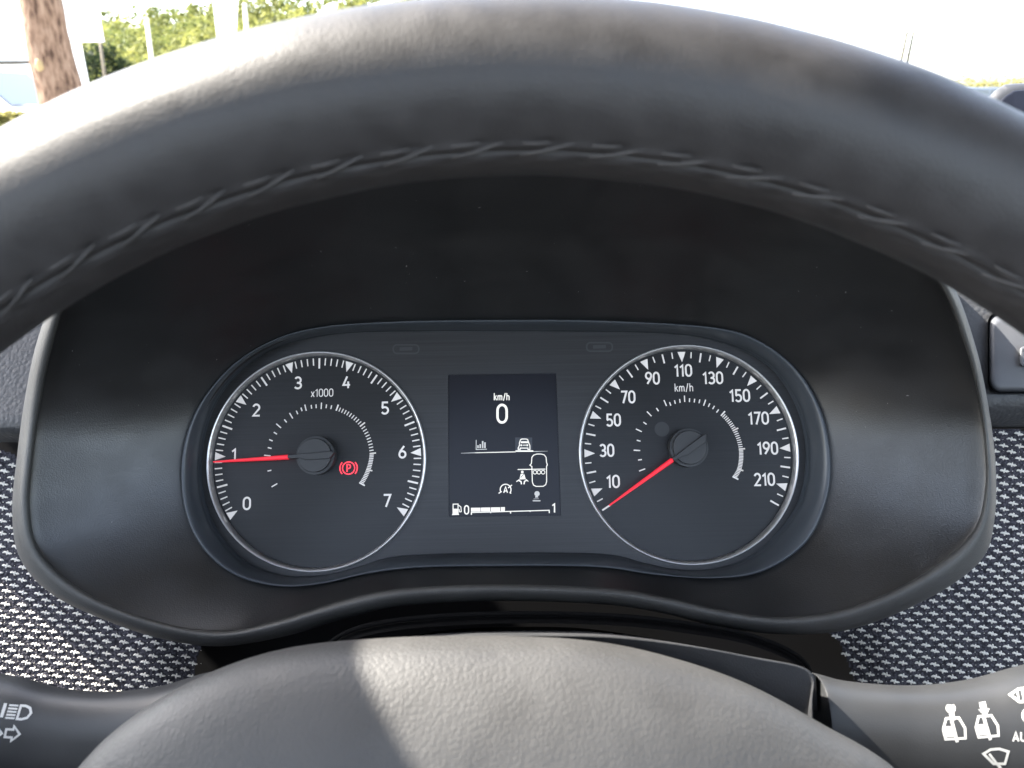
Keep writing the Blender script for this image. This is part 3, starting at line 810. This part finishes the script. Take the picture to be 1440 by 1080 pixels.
def marker(ink, g, deg, r0=146.0, ln=15.0, wd=11.5):
    a = RAD(deg); tx, ty = -math.sin(a) * wd / 2 * PX, math.cos(a) * wd / 2 * PX
    p = pol(g, r0, deg); q = pol(g, r0 - ln, deg)
    ink.poly([(p[0] + tx, p[1] + ty), (p[0] - tx, p[1] - ty), q])

tach, ZT = gauge('tachometer', GL, 'round rev counter dial numbered 0 to 7', None)
A0, AS = 211.6, -34.72
ik = Ink(); tri = Ink()
for k in range(71):
    d = A0 + AS * k / 10
    if k % 10 == 0: marker(tri, GL, d)
    else:
        ln = 15 if k % 5 == 0 else 10.5
        ik.line(pol(GL, 146, d), pol(GL, 146 - ln, d), (2.5 if k % 5 == 0 else 1.7) * PX)
marks('tick_marks', ik, tach, ZT)['kind'] = 'stuff'
for q in tri.f: t1 = Ink(); t1.poly([tri.v[i] for i in q]); marks('triangle_mark', t1, tach, ZT)
for s, x, y in (('0', 345, 708), ('1', 327, 639), ('2', 358.5, 576), ('3', 417.5, 537.5), ('4', 486, 536.5), ('5', 540.5, 573), ('6', 565, 635), ('7', 543.5, 704)):
    numeral(s, x, y, 17.5, 0.36 if s == '1' else 0.60, tach, ZT)
numeral('x1000', 451.5, 551.5, 11.5, 2.75, tach, ZT, pen=0.11, name='unit_text')
def inner_scale(g, gpx, pts, dense, parent, zoom, ox, oy):
    ik = Ink()
    def ang(zx, zy):
        x, y = loc1(ox + zx / zoom, oy + zy / zoom); return math.degrees(math.atan2(y - g.y, x - g.x)), math.hypot(x - g.x, y - g.y) / PX
    for zx, zy, lg in pts:
        a, r = ang(zx, zy); hl = 4.6 if lg else 2.7
        ik.line(pol(g, r + hl, a), pol(g, r - hl, a), 1.6 * PX)
    for (p, q, n) in dense:
        a0, r0 = ang(*p); a1, r1 = ang(*q)
        for k in range(n + 1):
            a = a0 + (a1 - a0) * k / n; r = r0 + (r1 - r0) * k / n; e = k in (0, n)
            ik.line(pol(g, r + (6.0 if e else 3.0), a), pol(g, r - 3.0, a), (2.0 if e else 1.35) * PX)
    marks('inner_scale', ik, parent, ZT)['kind'] = 'stuff'
inner_scale(GL, None, [(372, 667, 1), (351, 605, 0), (342, 541, 1), (352, 509, 0), (357, 476, 0), (376, 446, 0), (390, 415, 1), (419, 394, 0), (443, 372, 1), (468, 358, 0), (487, 345, 0), (504, 338, 1), (529, 334, 0), (549, 332, 0), (571, 330, 1), (592, 332, 0), (613, 336, 0)],
            [((637, 342), (742, 412), 10), ((742, 412), (785, 532), 10), ((785, 532), (770, 602), 10), ((770, 602), (740, 660), 9)], tach, 3.0, 260, 460)
# parking brake telltale
bx, by = loc1(489, 658)
ik = Ink(); ik.arc((bx, by), 8.6 * PX, 0, 360, 1.7 * PX, 32)
ik.arc((bx, by), 12.2 * PX, -42, 42, 1.7 * PX, 14); ik.arc((bx, by), 12.2 * PX, 138, 222, 1.7 * PX, 14)
ik.merge(text_fit('P', bx, by, 6.0 * PX, 11.0 * PX, 0.17))
marks('brake_telltale', ik, tach, ZT + .0001, MAT['lamp_red'])['label'] = 'glowing red parking brake symbol'

def needle(cap, tip, root, parent, hz):
    """pointer: round cap split by the raised pointer body, dark root and red blade"""
    def L3(p, h): q = inv1 @ pix1(p[0], p[1], h); return q
    c = L3(cap, hz); n = 48; R = 23.5 * PX
    vs, fs = [], []
    for r, z in ((1.14, ZT), (1.14, hz - .0028), (1.0, hz - .0027), (1.0, hz - .0012), (.97, hz - .0008), (0.001, hz - .0006)):
        vs += [(c.x + R * r * math.cos(2 * math.pi * k / n), c.y + R * r * math.sin(2 * math.pi * k / n), z) for k in range(n)]
    capo = lmesh('hub_cap', vs, grid_faces(6, n), MAT['cap_black'], parent, False)
    tp = L3(tip, hz - .0012); rt = L3(root, hz - .0012)
    d = Vector((tp.x - c.x, tp.y - c.y)).normalized(); nn = Vector((-d.y, d.x))
    # tail and body across the cap
    def P(a, s, z): q = Vector((c.x, c.y)) + d * (a * PX) + nn * (s * PX); return (q.x, q.y, z)
    lr = (Vector((rt.x, rt.y)) - Vector((c.x, c.y))).dot(d) / PX
    lt = (Vector((tp.x, tp.y)) - Vector((c.x, c.y))).dot(d) / PX
    out = [(lr, -2.6), (lr, 2.6), (18, 2.9), (11, 6.2), (-22, 6.2), (-29, -2.0), (-26, -3.6), (10, -3.2)]
    z0, z1 = hz - .0030, hz + .0006
    v = [P(a, s, z0) for a, s in out] + [P(a, s, z1) for a, s in out]; m = len(out)
    body = lmesh('needle_root', v, [tuple(range(m, 2 * m))] + [(i, (i + 1) % m, m + (i + 1) % m, m + i) for i in range(m)], MAT['cap_black'], parent)
    recalc(body); bevel(body, 0.00025, 2)
    v = []
    for a, s in ((lr, 3.1), (lr + 2, 3.3), (lt * .6 + lr * .4, 2.2), (lt, 1.1)):
        for q, z in ((-s, hz - .0020), (-s * .55, hz - .0008), (s * .55, hz - .0008), (s, hz - .0020)): v.append(P(a, q, z))
    fs = grid_faces(4, 4, False) + [(0, 1, 2, 3), (15, 14, 13, 12)]
    recalc(lmesh('needle', v, fs, MAT['needle_red'], parent))
needle((441, 640), (300, 649.5), (406, 643), tach, 0.0062)

speedo, ZS = gauge('speedometer', GR, 'round speedometer dial numbered 10 to 210', None)
B0, BS = 212.2, -22.13 / 2      # per 10 km/h
ik = Ink(); tri = Ink()
for k in range(45):
    v_ = k * 5; d = B0 + BS * v_ / 10
    if v_ % 20 == 10: marker(tri, GR, d, 145.5)
    else:
        big = v_ % 10 == 0; ik.line(pol(GR, 145.5, d), pol(GR, 145.5 - (13.5 if big else 9), d), (2.3 if big else 1.7) * PX)
marks('tick_marks', ik, speedo, ZS)['kind'] = 'stuff'
for q in tri.f: t1 = Ink(); t1.poly([tri.v[i] for i in q]); marks('triangle_mark', t1, speedo, ZS)
for s, x, y in (('10', 863, 677), ('30', 854, 633), ('50', 863.5, 590), ('70', 884, 557.5), ('90', 918.5, 531), ('110', 962, 520), ('130', 1004, 530.5), ('150', 1042, 555.5), ('170', 1068.5, 587.5), ('190', 1081.5, 630), ('210', 1077, 674)):
    numeral(s, x, y, 17.5, {'110': 1.40}.get(s, 1.62 if len(s) == 3 else (1.02 if s == '10' else 1.14)), speedo, ZS)
numeral('km/h', 963, 544, 11.5, 2.3, speedo, ZS, pen=0.11, name='unit_text')
inner_scale(GR, None, [(312, 602, 1), (303, 559, 0), (290, 519, 1), (297, 478, 0), (298, 434, 1), (324, 404, 0), (342, 364, 1), (377, 346, 0), (410, 318, 1), (431, 322, 0), (451, 314, 0), (472, 309, 0), (492, 300, 1), (513, 306, 0), (534, 308, 0), (555, 311, 0), (577, 317, 1), (596, 327, 0), (615, 337, 0), (632, 352, 0)],
            [((652, 366), (704, 432), 9), ((704, 432), (731, 513), 9), ((731, 513), (724, 600), 14), ((724, 600), (704, 634), 6)], speedo, 3.0, 800, 460)
needle((971, 629), (857, 711), (947, 648), speedo, 0.0062)

# unlit telltales faintly showing on the panel
base('ghost_print', (0.040, 0.0405, 0.043), 0.42)
for gx, gy in ((571, 491), (843, 488)):
    ik = Ink(); ik.path([loc1(*p) for p in rrect(gx - 18, gy - 6, gx + 18, gy + 6, 5, 4)], 2.2 * PX, True); ik.line(loc1(gx - 9, gy), loc1(gx + 9, gy - .5), 5 * PX); marks('unlit_telltale', ik, clu, .00015, MAT['ghost_print'])
base('ghost_dial', (0.0255, 0.026, 0.027), 0.42)
ik = Ink(); ik.disc(loc1(932, 603), 10.5 * PX, 24); marks('unlit_telltale', ik, speedo, ZS, MAT['ghost_dial'])

# small screen
scr_z = -0.0009
sc_pts = [loc1(*p) for p in ((630, 527), (782, 525), (789, 725), (631, 727))]
screen = lmesh('screen', [(x, y, scr_z) for x, y in sc_pts] + [(x, y, 0) for x, y in sc_pts], [(3, 2, 1, 0)] + [(i, (i + 1) % 4, 4 + (i + 1) % 4, 4 + i) for i in range(4)], MAT['screen_black'], clu)
face_up(screen); screen['label'] = 'small dark trip computer screen with white symbols'
ZI = scr_z + .00015
def spx(name, ink, mat='screen_ink'):
    i2 = Ink(); i2.v = [loc1(*p) for p in ink.v]; i2.f = ink.f; i2.z = ink.z; i2.n = ink.n
    return marks(name, i2, screen, ZI, MAT[mat])
def stext(body, px, py, w, h, pen=.12, name='screen_text', mat='screen_ink'):
    return spx(name, text_fit(body, px, py, w, h, pen, ydown=True), mat)
stext('km/h', 705.5, 557.5, 22, 10, .13); stext('0', 706, 581.5, 15.0, 27, .125)
ik = Ink(); ik.path([(669.5, 618.5), (669.5, 632), (684.5, 631.5)], 1.0)
for x, t_ in ((672, 626), (675.2, 624.5), (678.6, 620), (681.8, 622)): ik.rect(x - 1, t_, x + 1.1, 630)
spx('chart_symbol', ik, 'screen_dim')
ik = Ink(); ik.rect(724.5, 615, 748.5, 633); b_ = spx('tab_box', ik, 'screen_box')
ZI += .00008
ik = Ink(); ik.path([(730.5, 626), (728.8, 629.5), (728.8, 632), (731.5, 632), (731.5, 630), (742.5, 630), (742.5, 632), (745.2, 632), (745.2, 626.5), (743.5, 622.5), (742, 618), (740, 617.2), (734, 617.2), (732, 618.2), (730.5, 623)], 1.3, True)
ik.rect(732.5, 620.5, 742.3, 623); ik.disc((733, 626), 1.3); ik.disc((741.5, 626), 1.3); ik.rect(735, 625.4, 740, 626.4)
spx('car_symbol', ik)
ik = Ink(); ik.rect(725, 633.2, 750, 635.2); spx('tab_underline', ik)
ik = Ink(); ik.line((668, 636.6), (725, 635.3), 1.0, 1.2); spx('divider_line', ik)
for q in (((648, 637.2), (668, 636.6), .5, .9), ((750, 634.8), (770, 634.3), .9, .4)): ik = Ink(); ik.line(*q); spx('divider_line', ik, 'screen_dim')
ik = Ink()
carp = [(747.5, 650), (748, 643), (750.5, 639.8), (755, 638.4), (761, 638.3), (765.5, 639.6), (768, 643), (768.6, 650), (769.8, 653.5), (768.6, 656), (768.8, 677), (767.5, 681.5), (764, 683.8), (754, 684), (750.2, 682), (748.6, 677.5), (748, 656), (745.2, 654), (747.2, 652)]
ik.path(carp, 1.2, True)
for x in (752.3, 758.0, 763.8): ik.arc((x, 664), 2.6, 0, 360, 1.0, 14)
ik.line((728, 660.2), (767, 659.6), 1.2); spx('seat_plan_symbol', ik)
ik = Ink(); ik.disc((734.5, 663.6), 1.9); ik.poly([(732.3, 666.3), (737.2, 666.1), (739.3, 673.8), (730.6, 674.2)]); ik.line((726.2, 677.4), (730.4, 674.2), 1.2); ik.line((743, 677), (739.4, 674), 1.2)
ik.path([(728.6, 675.3), (732.6, 677), (733.4, 681)], 1.7); ik.path([(741, 675.0), (737.6, 677), (736.8, 681)], 1.7); spx('seat_belt_symbol', ik)
ZI += .00005
ik = Ink(); ik.line((738.6, 664.5), (732.2, 671.5), .9); spx('belt_strap', ik, 'screen_box')
ik = Ink(); ik.arc((711, 688.5), 7.6, 150, 400, 1.4, 22); ik.merge(text_fit('A', 711, 688.7, 6.0, 8.6, .19, ydown=True))
ik.line((701.2, 693.8), (705.5, 691), 1.4); ik.line((714.5, 686.2), (720, 682), 1.4); ik.line((717, 693.5), (719, 693.5), 1.2); spx('start_stop_symbol', ik)
ik = Ink(); ik.disc((755.3, 694.3), 3.7); ik.poly([(753, 697), (756, 696.6), (757, 699.6), (752.6, 699.8)]); ik.line((750.5, 701.6), (757.5, 701.3), .6); ik.rect(749.2, 703.4, 760, 705); spx('service_symbol', ik, 'screen_dim')
ik = Ink(); ik.path([(637, 723), (637, 709), (644, 708.8), (644, 722.8)], 1.3); ik.rect(637, 715.5, 644, 723.5); ik.path([(645, 710.5), (648, 713), (648.6, 719.5), (646.4, 720), (645.4, 716)], 1.1); ik.line((635.6, 723.6), (645.4, 723.4), 1.4); spx('fuel_pump_symbol', ik)
stext('0', 656, 717, 6.6, 12.5, .14)
stext('1', 779, 714.2, 4.4, 13, .15)
ik = Ink()
for x0, x1 in ((662.2, 675.6), (676.4, 689.4), (690.4, 703.2), (704.2, 710)): ik.poly([(x0, 714.2 - (x0 - 662) * .022), (x1, 714 - (x0 - 662) * .022), (x1, 719.4 - (x0 - 662) * .02), (x0, 719.6 - (x0 - 662) * .02)])
ik.line((662, 720.8), (773, 717.6), 1.3); ik.line((662.8, 720), (662.8, 724), 1.6); ik.line((718, 719), (718, 722.2), 1.6); ik.line((772.4, 717.6), (772.6, 721.6), 1.4); ik.line((690, 720), (690, 721.8), 1.0); ik.line((745.5, 718.3), (745.5, 720), 1.0)
spx('fuel_bar', ik)

# ================================================================== STEERING COLUMN, STALKS
shroud = thing('column_shroud', M0, 'dark plastic steering column shroud behind the wheel hub', 'column shroud')
fe = cr_open([(360, 1120, 0), (392, 1010, 0), (440, 945, 0), (500, 911, 0), (580, 897, 0), (700, 891.5, 0), (850, 892.5, 0), (960, 904, 0), (1060, 922, 0), (1136, 941, 0), (1140, 990, 0), (1142, 1120, 0)], 10)
loops = []
for w, k in ((0.1080, .90), (0.1120, .97), (0.1133, .985), (0.1135, 1.0), (0.112, 1.004), (0.106, 1.008), (0.085, 1.01), (0.02, 1.02), (-0.05, 1.03)):
    lp = []
    for p in fe:
        q = pix0(p.x, p.y, 0.112); q = inv = M0.inverted() @ q
        lp.append(M0 @ Vector((q.x * (1 + (k - 1) * .3), q.y - 0.30 * (0.1135 - w) - (0.05 if k < .92 else 0.0035 if k < .98 else 0.0006 if k < .99 else 0), w)))
    loops.append(lp)
loft('upper_cover', loops, MAT['shroud_plastic'], shroud, closed=False)
rg = cr_open([(440, 935, 0), (480, 893, 0), (560, 872, 0), (700, 863, 0), (850, 865, 0), (960, 876, 0), (1060, 895, 0), (1130, 930, 0), (1150, 990, 0)], 10)
v, f = tube_verts([pix0(p.x, p.y, 0.050) for p in rg], 0.0009, 10)
mesh('gaiter_rib', v, f, MAT['recess_shade_black'], shroud)
rg2 = [pix0(p.x, p.y + 14, 0.052) for p in rg]; rg3 = [pix0(p.x, p.y - 1, 0.046) for p in rg]; rg4 = [pix0(p.x, p.y + 2, 0.0) for p in rg]
loft('gaiter', [rg2, rg3, rg4], MAT['recess_shade_black'], shroud, closed=False)  # gaiter and rib coloured near-black for the shade under the hood
# notch block at the right of the shroud
loft('side_clip', [[pix0(x, y, w) for x, y in ((1139, 946), (1147, 950), (1150, 1000), (1139, 1000))] for w in (0.100, 0.085)], MAT['cap_side'], shroud, smooth=False, cap0=True, cap1=True)

def stalk(name, pts, w, label):
    """swept elliptical lever body; pts = (px, axis py, half height px)"""
    t = thing(name, frame(pix0(pts[0][0], pts[0][1], w), RIGHT, UP, -FWD), label, 'stalk')
    P = cr_open(pts, 12); n = 40; loops = []
    for p in P:
        lp = []
        for k in range(n):
            a = 2 * math.pi * k / n
            ca, sa = math.cos(a), math.sin(a)
            sx = math.copysign(abs(ca) ** 0.8, ca); sy = math.copysign(abs(sa) ** 0.8, sa)
            base_ = pix0(p.x, p.y - p.z * sy, w)
            lp.append(base_ - FWD * (sx * p.z * (D0 - w) / F * 0.62))
        loops.append(lp)
    o = loft('lever', loops, MAT['stalk_plastic'], t, cap0=True, cap1=True); recalc(o)
    return t, o
st_r, lever_r = stalk('wiper_stalk', [(1151, 1038, 84), (1153, 1038, 87), (1200, 1041, 79), (1290, 1044, 76), (1370, 1040, 80), (1440, 1030, 88), (1560, 1005, 92), (1640, 990, 70)], 0.098, 'grey wiper stalk with white wiper symbols right of the wheel hub')
st_l, lever_l = stalk('light_stalk', [(-240, 990, 60), (-160, 1004, 68), (-60, 1012, 70), (20, 1022, 66), (80, 1034, 63), (150, 1042, 66), (220, 1044, 76), (285, 1042, 92), (330, 1042, 96)], 0.098, 'grey light stalk with white lamp and arrow symbols left of the wheel hub')

def decal(name, ink, target, parent, mat, lift=0.00025, step=4.0):
    """print laid on a curved part: every point is dropped onto the part's own surface"""
    bm = bmesh.new()
    mw = world_of(target)
    bmt = bmesh.new(); bmt.from_mesh(target.data); bmt.transform(mw); tree = BVHTree.FromBMesh(bmt)
    for fc in ink.f:
        vs = [bm.verts.new((ink.v[i][0], ink.v[i][1], 0)) for i in fc]
        try: bm.faces.new(vs)
        except ValueError: pass
    bmesh.ops.triangulate(bm, faces=bm.faces)
    for _ in range(2):
        es = [e for e in bm.edges if e.calc_length() > step]
        if es: bmesh.ops.subdivide_edges(bm, edges=es, cuts=1)
    bmesh.ops.triangulate(bm, faces=bm.faces)
    vv = []
    for v_ in bm.verts:
        d = ray(v_.co.x, v_.co.y).normalized()
        loc, nrm, idx, dist = tree.ray_cast(CAM, d)
        if loc is None: loc = CAM + d * 0.25; nrm = -d
        if nrm.dot(d) > 0: nrm = -nrm
        vv.append(loc + nrm * lift)
    bm.verts.index_update()
    ff = [tuple(reversed([q.index for q in fc.verts])) for fc in bm.faces]
    bm.free(); bmt.free()
    return mesh(name, vv, ff, MAT[mat], parent, smooth=False)
def shear(ink, cx, cy, kx=0.0, rot=0.0, s=1.0):
    c_, s_ = math.cos(RAD(rot)), math.sin(RAD(rot))
    ink.v = [(cx + s * ((x + kx * y) * c_ - y * s_), cy + s * ((x + kx * y) * s_ + y * c_)) for x, y in ink.v]; return ink
# light stalk print
ik = Ink()
for k in range(5): ik.line((-21, -9 + 4.5 * k), (-8, -9 + 4.5 * k), 2.6)
ik.path([(-4.5, -9.5), (2, -9.5), (9, -7), (12.5, 0), (9, 7), (2, 9.5), (-4.5, 9.5)], 3.4, True)
decal('headlamp_symbol', shear(ik, 31, 1003, -0.22, 4), lever_l, st_l, 'stalk_print')
ik = Ink(); ik.line((0, -11), (0, 9), 4.5); decal('switch_bar_mark', shear(ik, 4.5, 1001, -0.22, 4), lever_l, st_l, 'stalk_print')
for dx in (0, -25):
    ik = Ink(); ik.path([(-10, -5), (0, -5), (0, -10), (10, 1.0), (0, 11), (0, 6), (-10, 6)], 3.2, True)
    decal('arrow_symbol', shear(ik, 18 + dx, 1032 - (1 if dx else 0), -0.15, 3), lever_l, st_l, 'stalk_print')
ik = Ink(); 
for k in range(4): ik.line((-8, -8 + 5 * k), (4, -8 + 5 * k), 2.6)
decal('foglamp_symbol', shear(ik, -8, 999, -0.2, 4), lever_l, st_l, 'stalk_print')
# wiper stalk print
def rear_wiper(cx, cy, rot, top):
    ik = Ink(); ik.path([(-15, 2), (-9, -13), (9, -13), (16, 2), (15, 16), (-13, 16)], 3.4, True)
    ik.line((-2, -12), (3, 21), 4.5); ik.rect(-13, -2, -1, 13)
    if top == 'spray': ik.disc((-1, -27), 7); ik.line((-1, -26), (0, -10), 7)
    else: ik.line((-1, -33), (0, -22), 9); ik.poly([(-8, -23), (8, -23), (1, -12)])
    return shear(ik, cx, cy, 0.05, rot)
decal('rear_washer_symbol', rear_wiper(1341, 1024, -3, 'spray'), lever_r, st_r, 'stalk_print')
decal('rear_wiper_symbol', rear_wiper(1387, 1021, -5, 'arrow'), lever_r, st_r, 'stalk_print')
ik = Ink(); ik.path([(-18, -5), (-8, -11), (4, -12), (17, -8), (12, 9), (-4, 9)], 3.6, True); ik.line((-10, -5), (3, 12), 3.4); ik.line((1, 8), (7, 17), 4)
decal('front_wiper_symbol', shear(ik, 1401, 1066, 0, 0), lever_r, st_r, 'stalk_print')
ik = Ink(); ik.path([(-16, 2), (-4, -6), (14, -8), (16, 4), (2, 12), (-3, 12)], 3.6, True)
for x in (-6, 1, 8): ik.line((x, -4), (x + 2, 9), 2.4)
decal('washer_symbol', shear(ik, 1437, 976, 0, 0), lever_r, st_r, 'stalk_print')
ik = text_fit('AUTO', 1444, 1037, 40, 13, .2, ydown=True)
decal('auto_text', ik, lever_r, st_r, 'stalk_print')
ik = Ink(); ik.arc((1445, 1007), 7, 0, 360, 3, 20, ry=9); decal('zero_mark', ik, lever_r, st_r, 'stalk_print')

# ================================================================== STEERING WHEEL
DW = 0.143
WC = CAM + FWD * DW + UP * (-948.0 / F * DW)
MWH = frame(WC, RIGHT, UP, -FWD)
wheel = thing('steering_wheel', MWH, 'black leather steering wheel with stitched rim and grained grey hub', 'steering wheel')
RW, RT = 1364.0 / F * DW, 118.5 / F * DW
SEAM = RAD(153)
PITCHS = 0.0128
def rim_pt(th, ph, r=None, lift=0.0):
    r = (RT if r is None else r) + lift
    rr = RW + r * math.cos(ph)
    return Vector((rr * math.cos(th), rr * math.sin(th), r * math.sin(ph)))
NT, NPH = 1100, 72
# finer sampling of the tube around the seam
phs = []
for k in range(NPH):
    u = k / NPH
    phs.append(2 * math.pi * u)
phs = sorted(phs + [SEAM + RAD(d) for d in (-11, -8.5, -7, -5.5, -3.7, -2.2, -1, 0, 1, 2.2, 3.7, 5.5, 7, 8.5, 11)])
vs = []
for i in range(NT):
    th = 2 * math.pi * i / NT
    s = th * RW
    near = 0.25 < th / math.pi < 0.75
    for ph in phs:
        d = math.degrees(ph - SEAM)
        g = 0.0
        if abs(d) < 16:
            ph_s = (s / PITCHS) % 1.0
            pk = abs(((s / PITCHS) + (0.5 if d > 0 else 0.0)) % 1.0 - .5) * 2
            g = -0.0006 * math.exp(-(d / 1.7) ** 2) + 0.00045 * math.exp(-((abs(d) - 5.5) / 3.0) ** 2) * (0.35 + .65 * pk)
            g -= 0.0006 * math.exp(-((abs(d) - 7.5) / 2.2) ** 2) * (1 - pk) ** 3
        g += 0.00012 * noise.noise(Vector((math.cos(th) * 14, math.sin(th) * 14, ph * 1.6)))
        vs.append(rim_pt(th, ph, lift=g))
rim = mesh('rim', vs, grid_faces(NT, len(phs), True, True), MAT['rim_leather'], wheel, local=True)
recalc(rim)
# stitches: slanting threads across the seam, one by one
r2 = random.Random(31)
kk = 0
th_a, th_b = RAD(52), RAD(128)
nst = int((th_b - th_a) * RW / PITCHS)
for k in range(nst):
    th0 = th_a + (th_b - th_a) * k / nst; dth = PITCHS / RW
    pth = []
    for q in range(7):
        u = q / 6
        pth.append(rim_pt(th0 + dth * (0.05 + .80 * u) , SEAM + RAD(-8.0 + 11.0 * u) + RAD(r2.uniform(-.2, .2)), lift=0.00025 * math.sin(math.pi * u) + .00005))
    v, f = tube_verts(pth, [0.00016, .00024, .00029, .0003, .00029, .00024, .00016], 8)
    mesh('stitch', v, f, MAT['thread'], rim, local=True)
    pth = [rim_pt(th0 + dth * (.40 + .45 * u / 4), SEAM + RAD(-8.5 + 1.2 * (u / 4)), lift=.00032 * math.sin(math.pi * u / 4) + .0001) for u in range(5)]
    v, f = tube_verts(pth, [0.00014, .00022, .00026, .00022, .00014], 8)
    mesh('stitch', v, f, MAT['thread'], rim, local=True)
# hub: domed airbag cover
WH = D0 - DW       # w of the wheel plane
hub_px = [(40, 1180), (110, 1080), (180, 1012), (280, 952), (400, 913), (550, 898), (720, 896), (850, 905), (960, 930), (1060, 966), (1160, 1020), (1258, 1080), (1330, 1180), (1340, 1330), (1240, 1460), (1000, 1560), (700, 1590), (380, 1560), (130, 1460), (30, 1330)]
HC = (690, 1270)
hub = polar(hub_px, HC, 200)
loops = []
for k, w in ((0.92, .118), (.965, .128), (.995, .134), (1.0, .137), (.992, .1405), (.975, .1438), (.94, .1472), (.88, .1510), (.80, .1550), (.70, .1590), (.58, .1625), (.44, .1655), (.28, .1675), (.12, .1685), (.004, .1688)):
    # edge silhouette is traced at its own depth, inner rings keep metric spacing
    lp = []
    for x, y in hub:
        e = M0.inverted() @ pix0(x, y, .136); c0 = M0.inverted() @ pix0(*HC, .136)
        q = c0.lerp(e, k); lp.append(M0 @ Vector((q.x, q.y, w)))
    loops.append(lp)
hubo = loft('hub_cover', loops, MAT['hub_vinyl'], wheel); recalc(hubo)
hubo['label'] = 'grained grey airbag cover at the wheel centre'
for a0 in (0, 180, 270):
    a = RAD(a0); d = Vector((math.cos(a), math.sin(a), 0)); n_ = Vector((-math.sin(a), math.cos(a), 0))
    loops = []
    for r, hw, z, th in ((.055, .030, -.045, .012), (.10, .026, -.035, .011), (.15, .022, -.012, .010), (RW - .004, .020, -.002, .009)):
        loops.append([d * r + n_ * (hw * math.cos(2 * math.pi * k / 24)) + Vector((0, 0, z + th * math.sin(2 * math.pi * k / 24))) for k in range(24)])
    vs = [p for l in loops for p in l]
    recalc(mesh('spoke', vs, grid_faces(4, 24) + [tuple(range(24)), tuple(range(72, 96))], MAT['hub_vinyl'], wheel, local=True))

# ================================================================== CENTRE DISPLAY (its corner shows over the rim)
cd = thing('centre_display', frame(pix0(1450, 150, -0.20), RIGHT, UP, -FWD), 'dark rounded corner of the centre display beyond the wheel rim', 'display')
def cl(pts, w): return [pix0(x, y, w) for x, y in pts]
o1 = cr_closed([(1380, 150, 0), (1390, 137, 0), (1406, 123, 0), (1435, 117, 0), (1600, 112, 0), (1900, 106, 0), (1915, 250, 0), (1900, 420, 0), (1500, 440, 0), (1420, 330, 0), (1398, 200, 0)], 8)
o1 = [(p.x, p.y) for p in o1]; cx, cy = 1640, 270
def sc(k): return [(cx + (x - cx) * k, cy + (y - cy) * k) for x, y in o1]
loft('housing', [cl(sc(.97), -.225), cl(sc(1.0), -.215), cl(sc(1.0), -.205), cl(sc(.99), -.200), cl(sc(.955), -.198)], MAT['shroud_plastic'], cd, cap0=True, cap1=True)
loft('glass', [cl(sc(.945), -.199), cl(sc(.94), -.1965), cl(sc(.93), -.196)], MAT['screen_black'], cd, cap1=True)
loft('foot', [cl([(1500, 400), (1800, 400), (1800, 420), (1500, 420)], -.22), cl([(1500, 600), (1800, 600), (1800, 640), (1500, 640)], -.16)], MAT['shroud_plastic'], cd, smooth=False, cap0=True, cap1=True)

# ================================================================== DUST on the hood and cluster
def dust(target, parent, n, px_box, seed):
    r2 = random.Random(seed); mw = world_of(target)
    bmt = bmesh.new(); bmt.from_mesh(target.data); bmt.transform(mw); tree = BVHTree.FromBMesh(bmt); bmt.free()
    vv, ff = [], []
    for _ in range(n):
        px, py = r2.uniform(px_box[0], px_box[2]), r2.uniform(px_box[1], px_box[3])
        d = ray(px, py).normalized(); loc, nrm, idx, dist = tree.ray_cast(CAM, d)
        if loc is None: continue
        if nrm.dot(d) > 0: nrm = -nrm
        t1 = nrm.orthogonal().normalized(); t2 = nrm.cross(t1); a = r2.uniform(0, 6.28); e1 = t1 * math.cos(a) + t2 * math.sin(a); e2 = nrm.cross(e1)
        lw = r2.uniform(.00004, .00011); ln = lw * (1.2 if r2.random() < .8 else r2.uniform(3, 8))
        i = len(vv); c_ = loc + nrm * .0001
        vv += [c_ - e1 * ln, c_ - e2 * lw, c_ + e1 * ln, c_ + e2 * lw]; ff.append((i, i + 1, i + 2, i + 3))
    o = mesh('dust_specks', vv, ff, MAT['dust'], parent, smooth=False); o['kind'] = 'stuff'
dust(bpy.data.objects['inner_shell'], hood, 240, (80, 240, 1380, 870), 41)
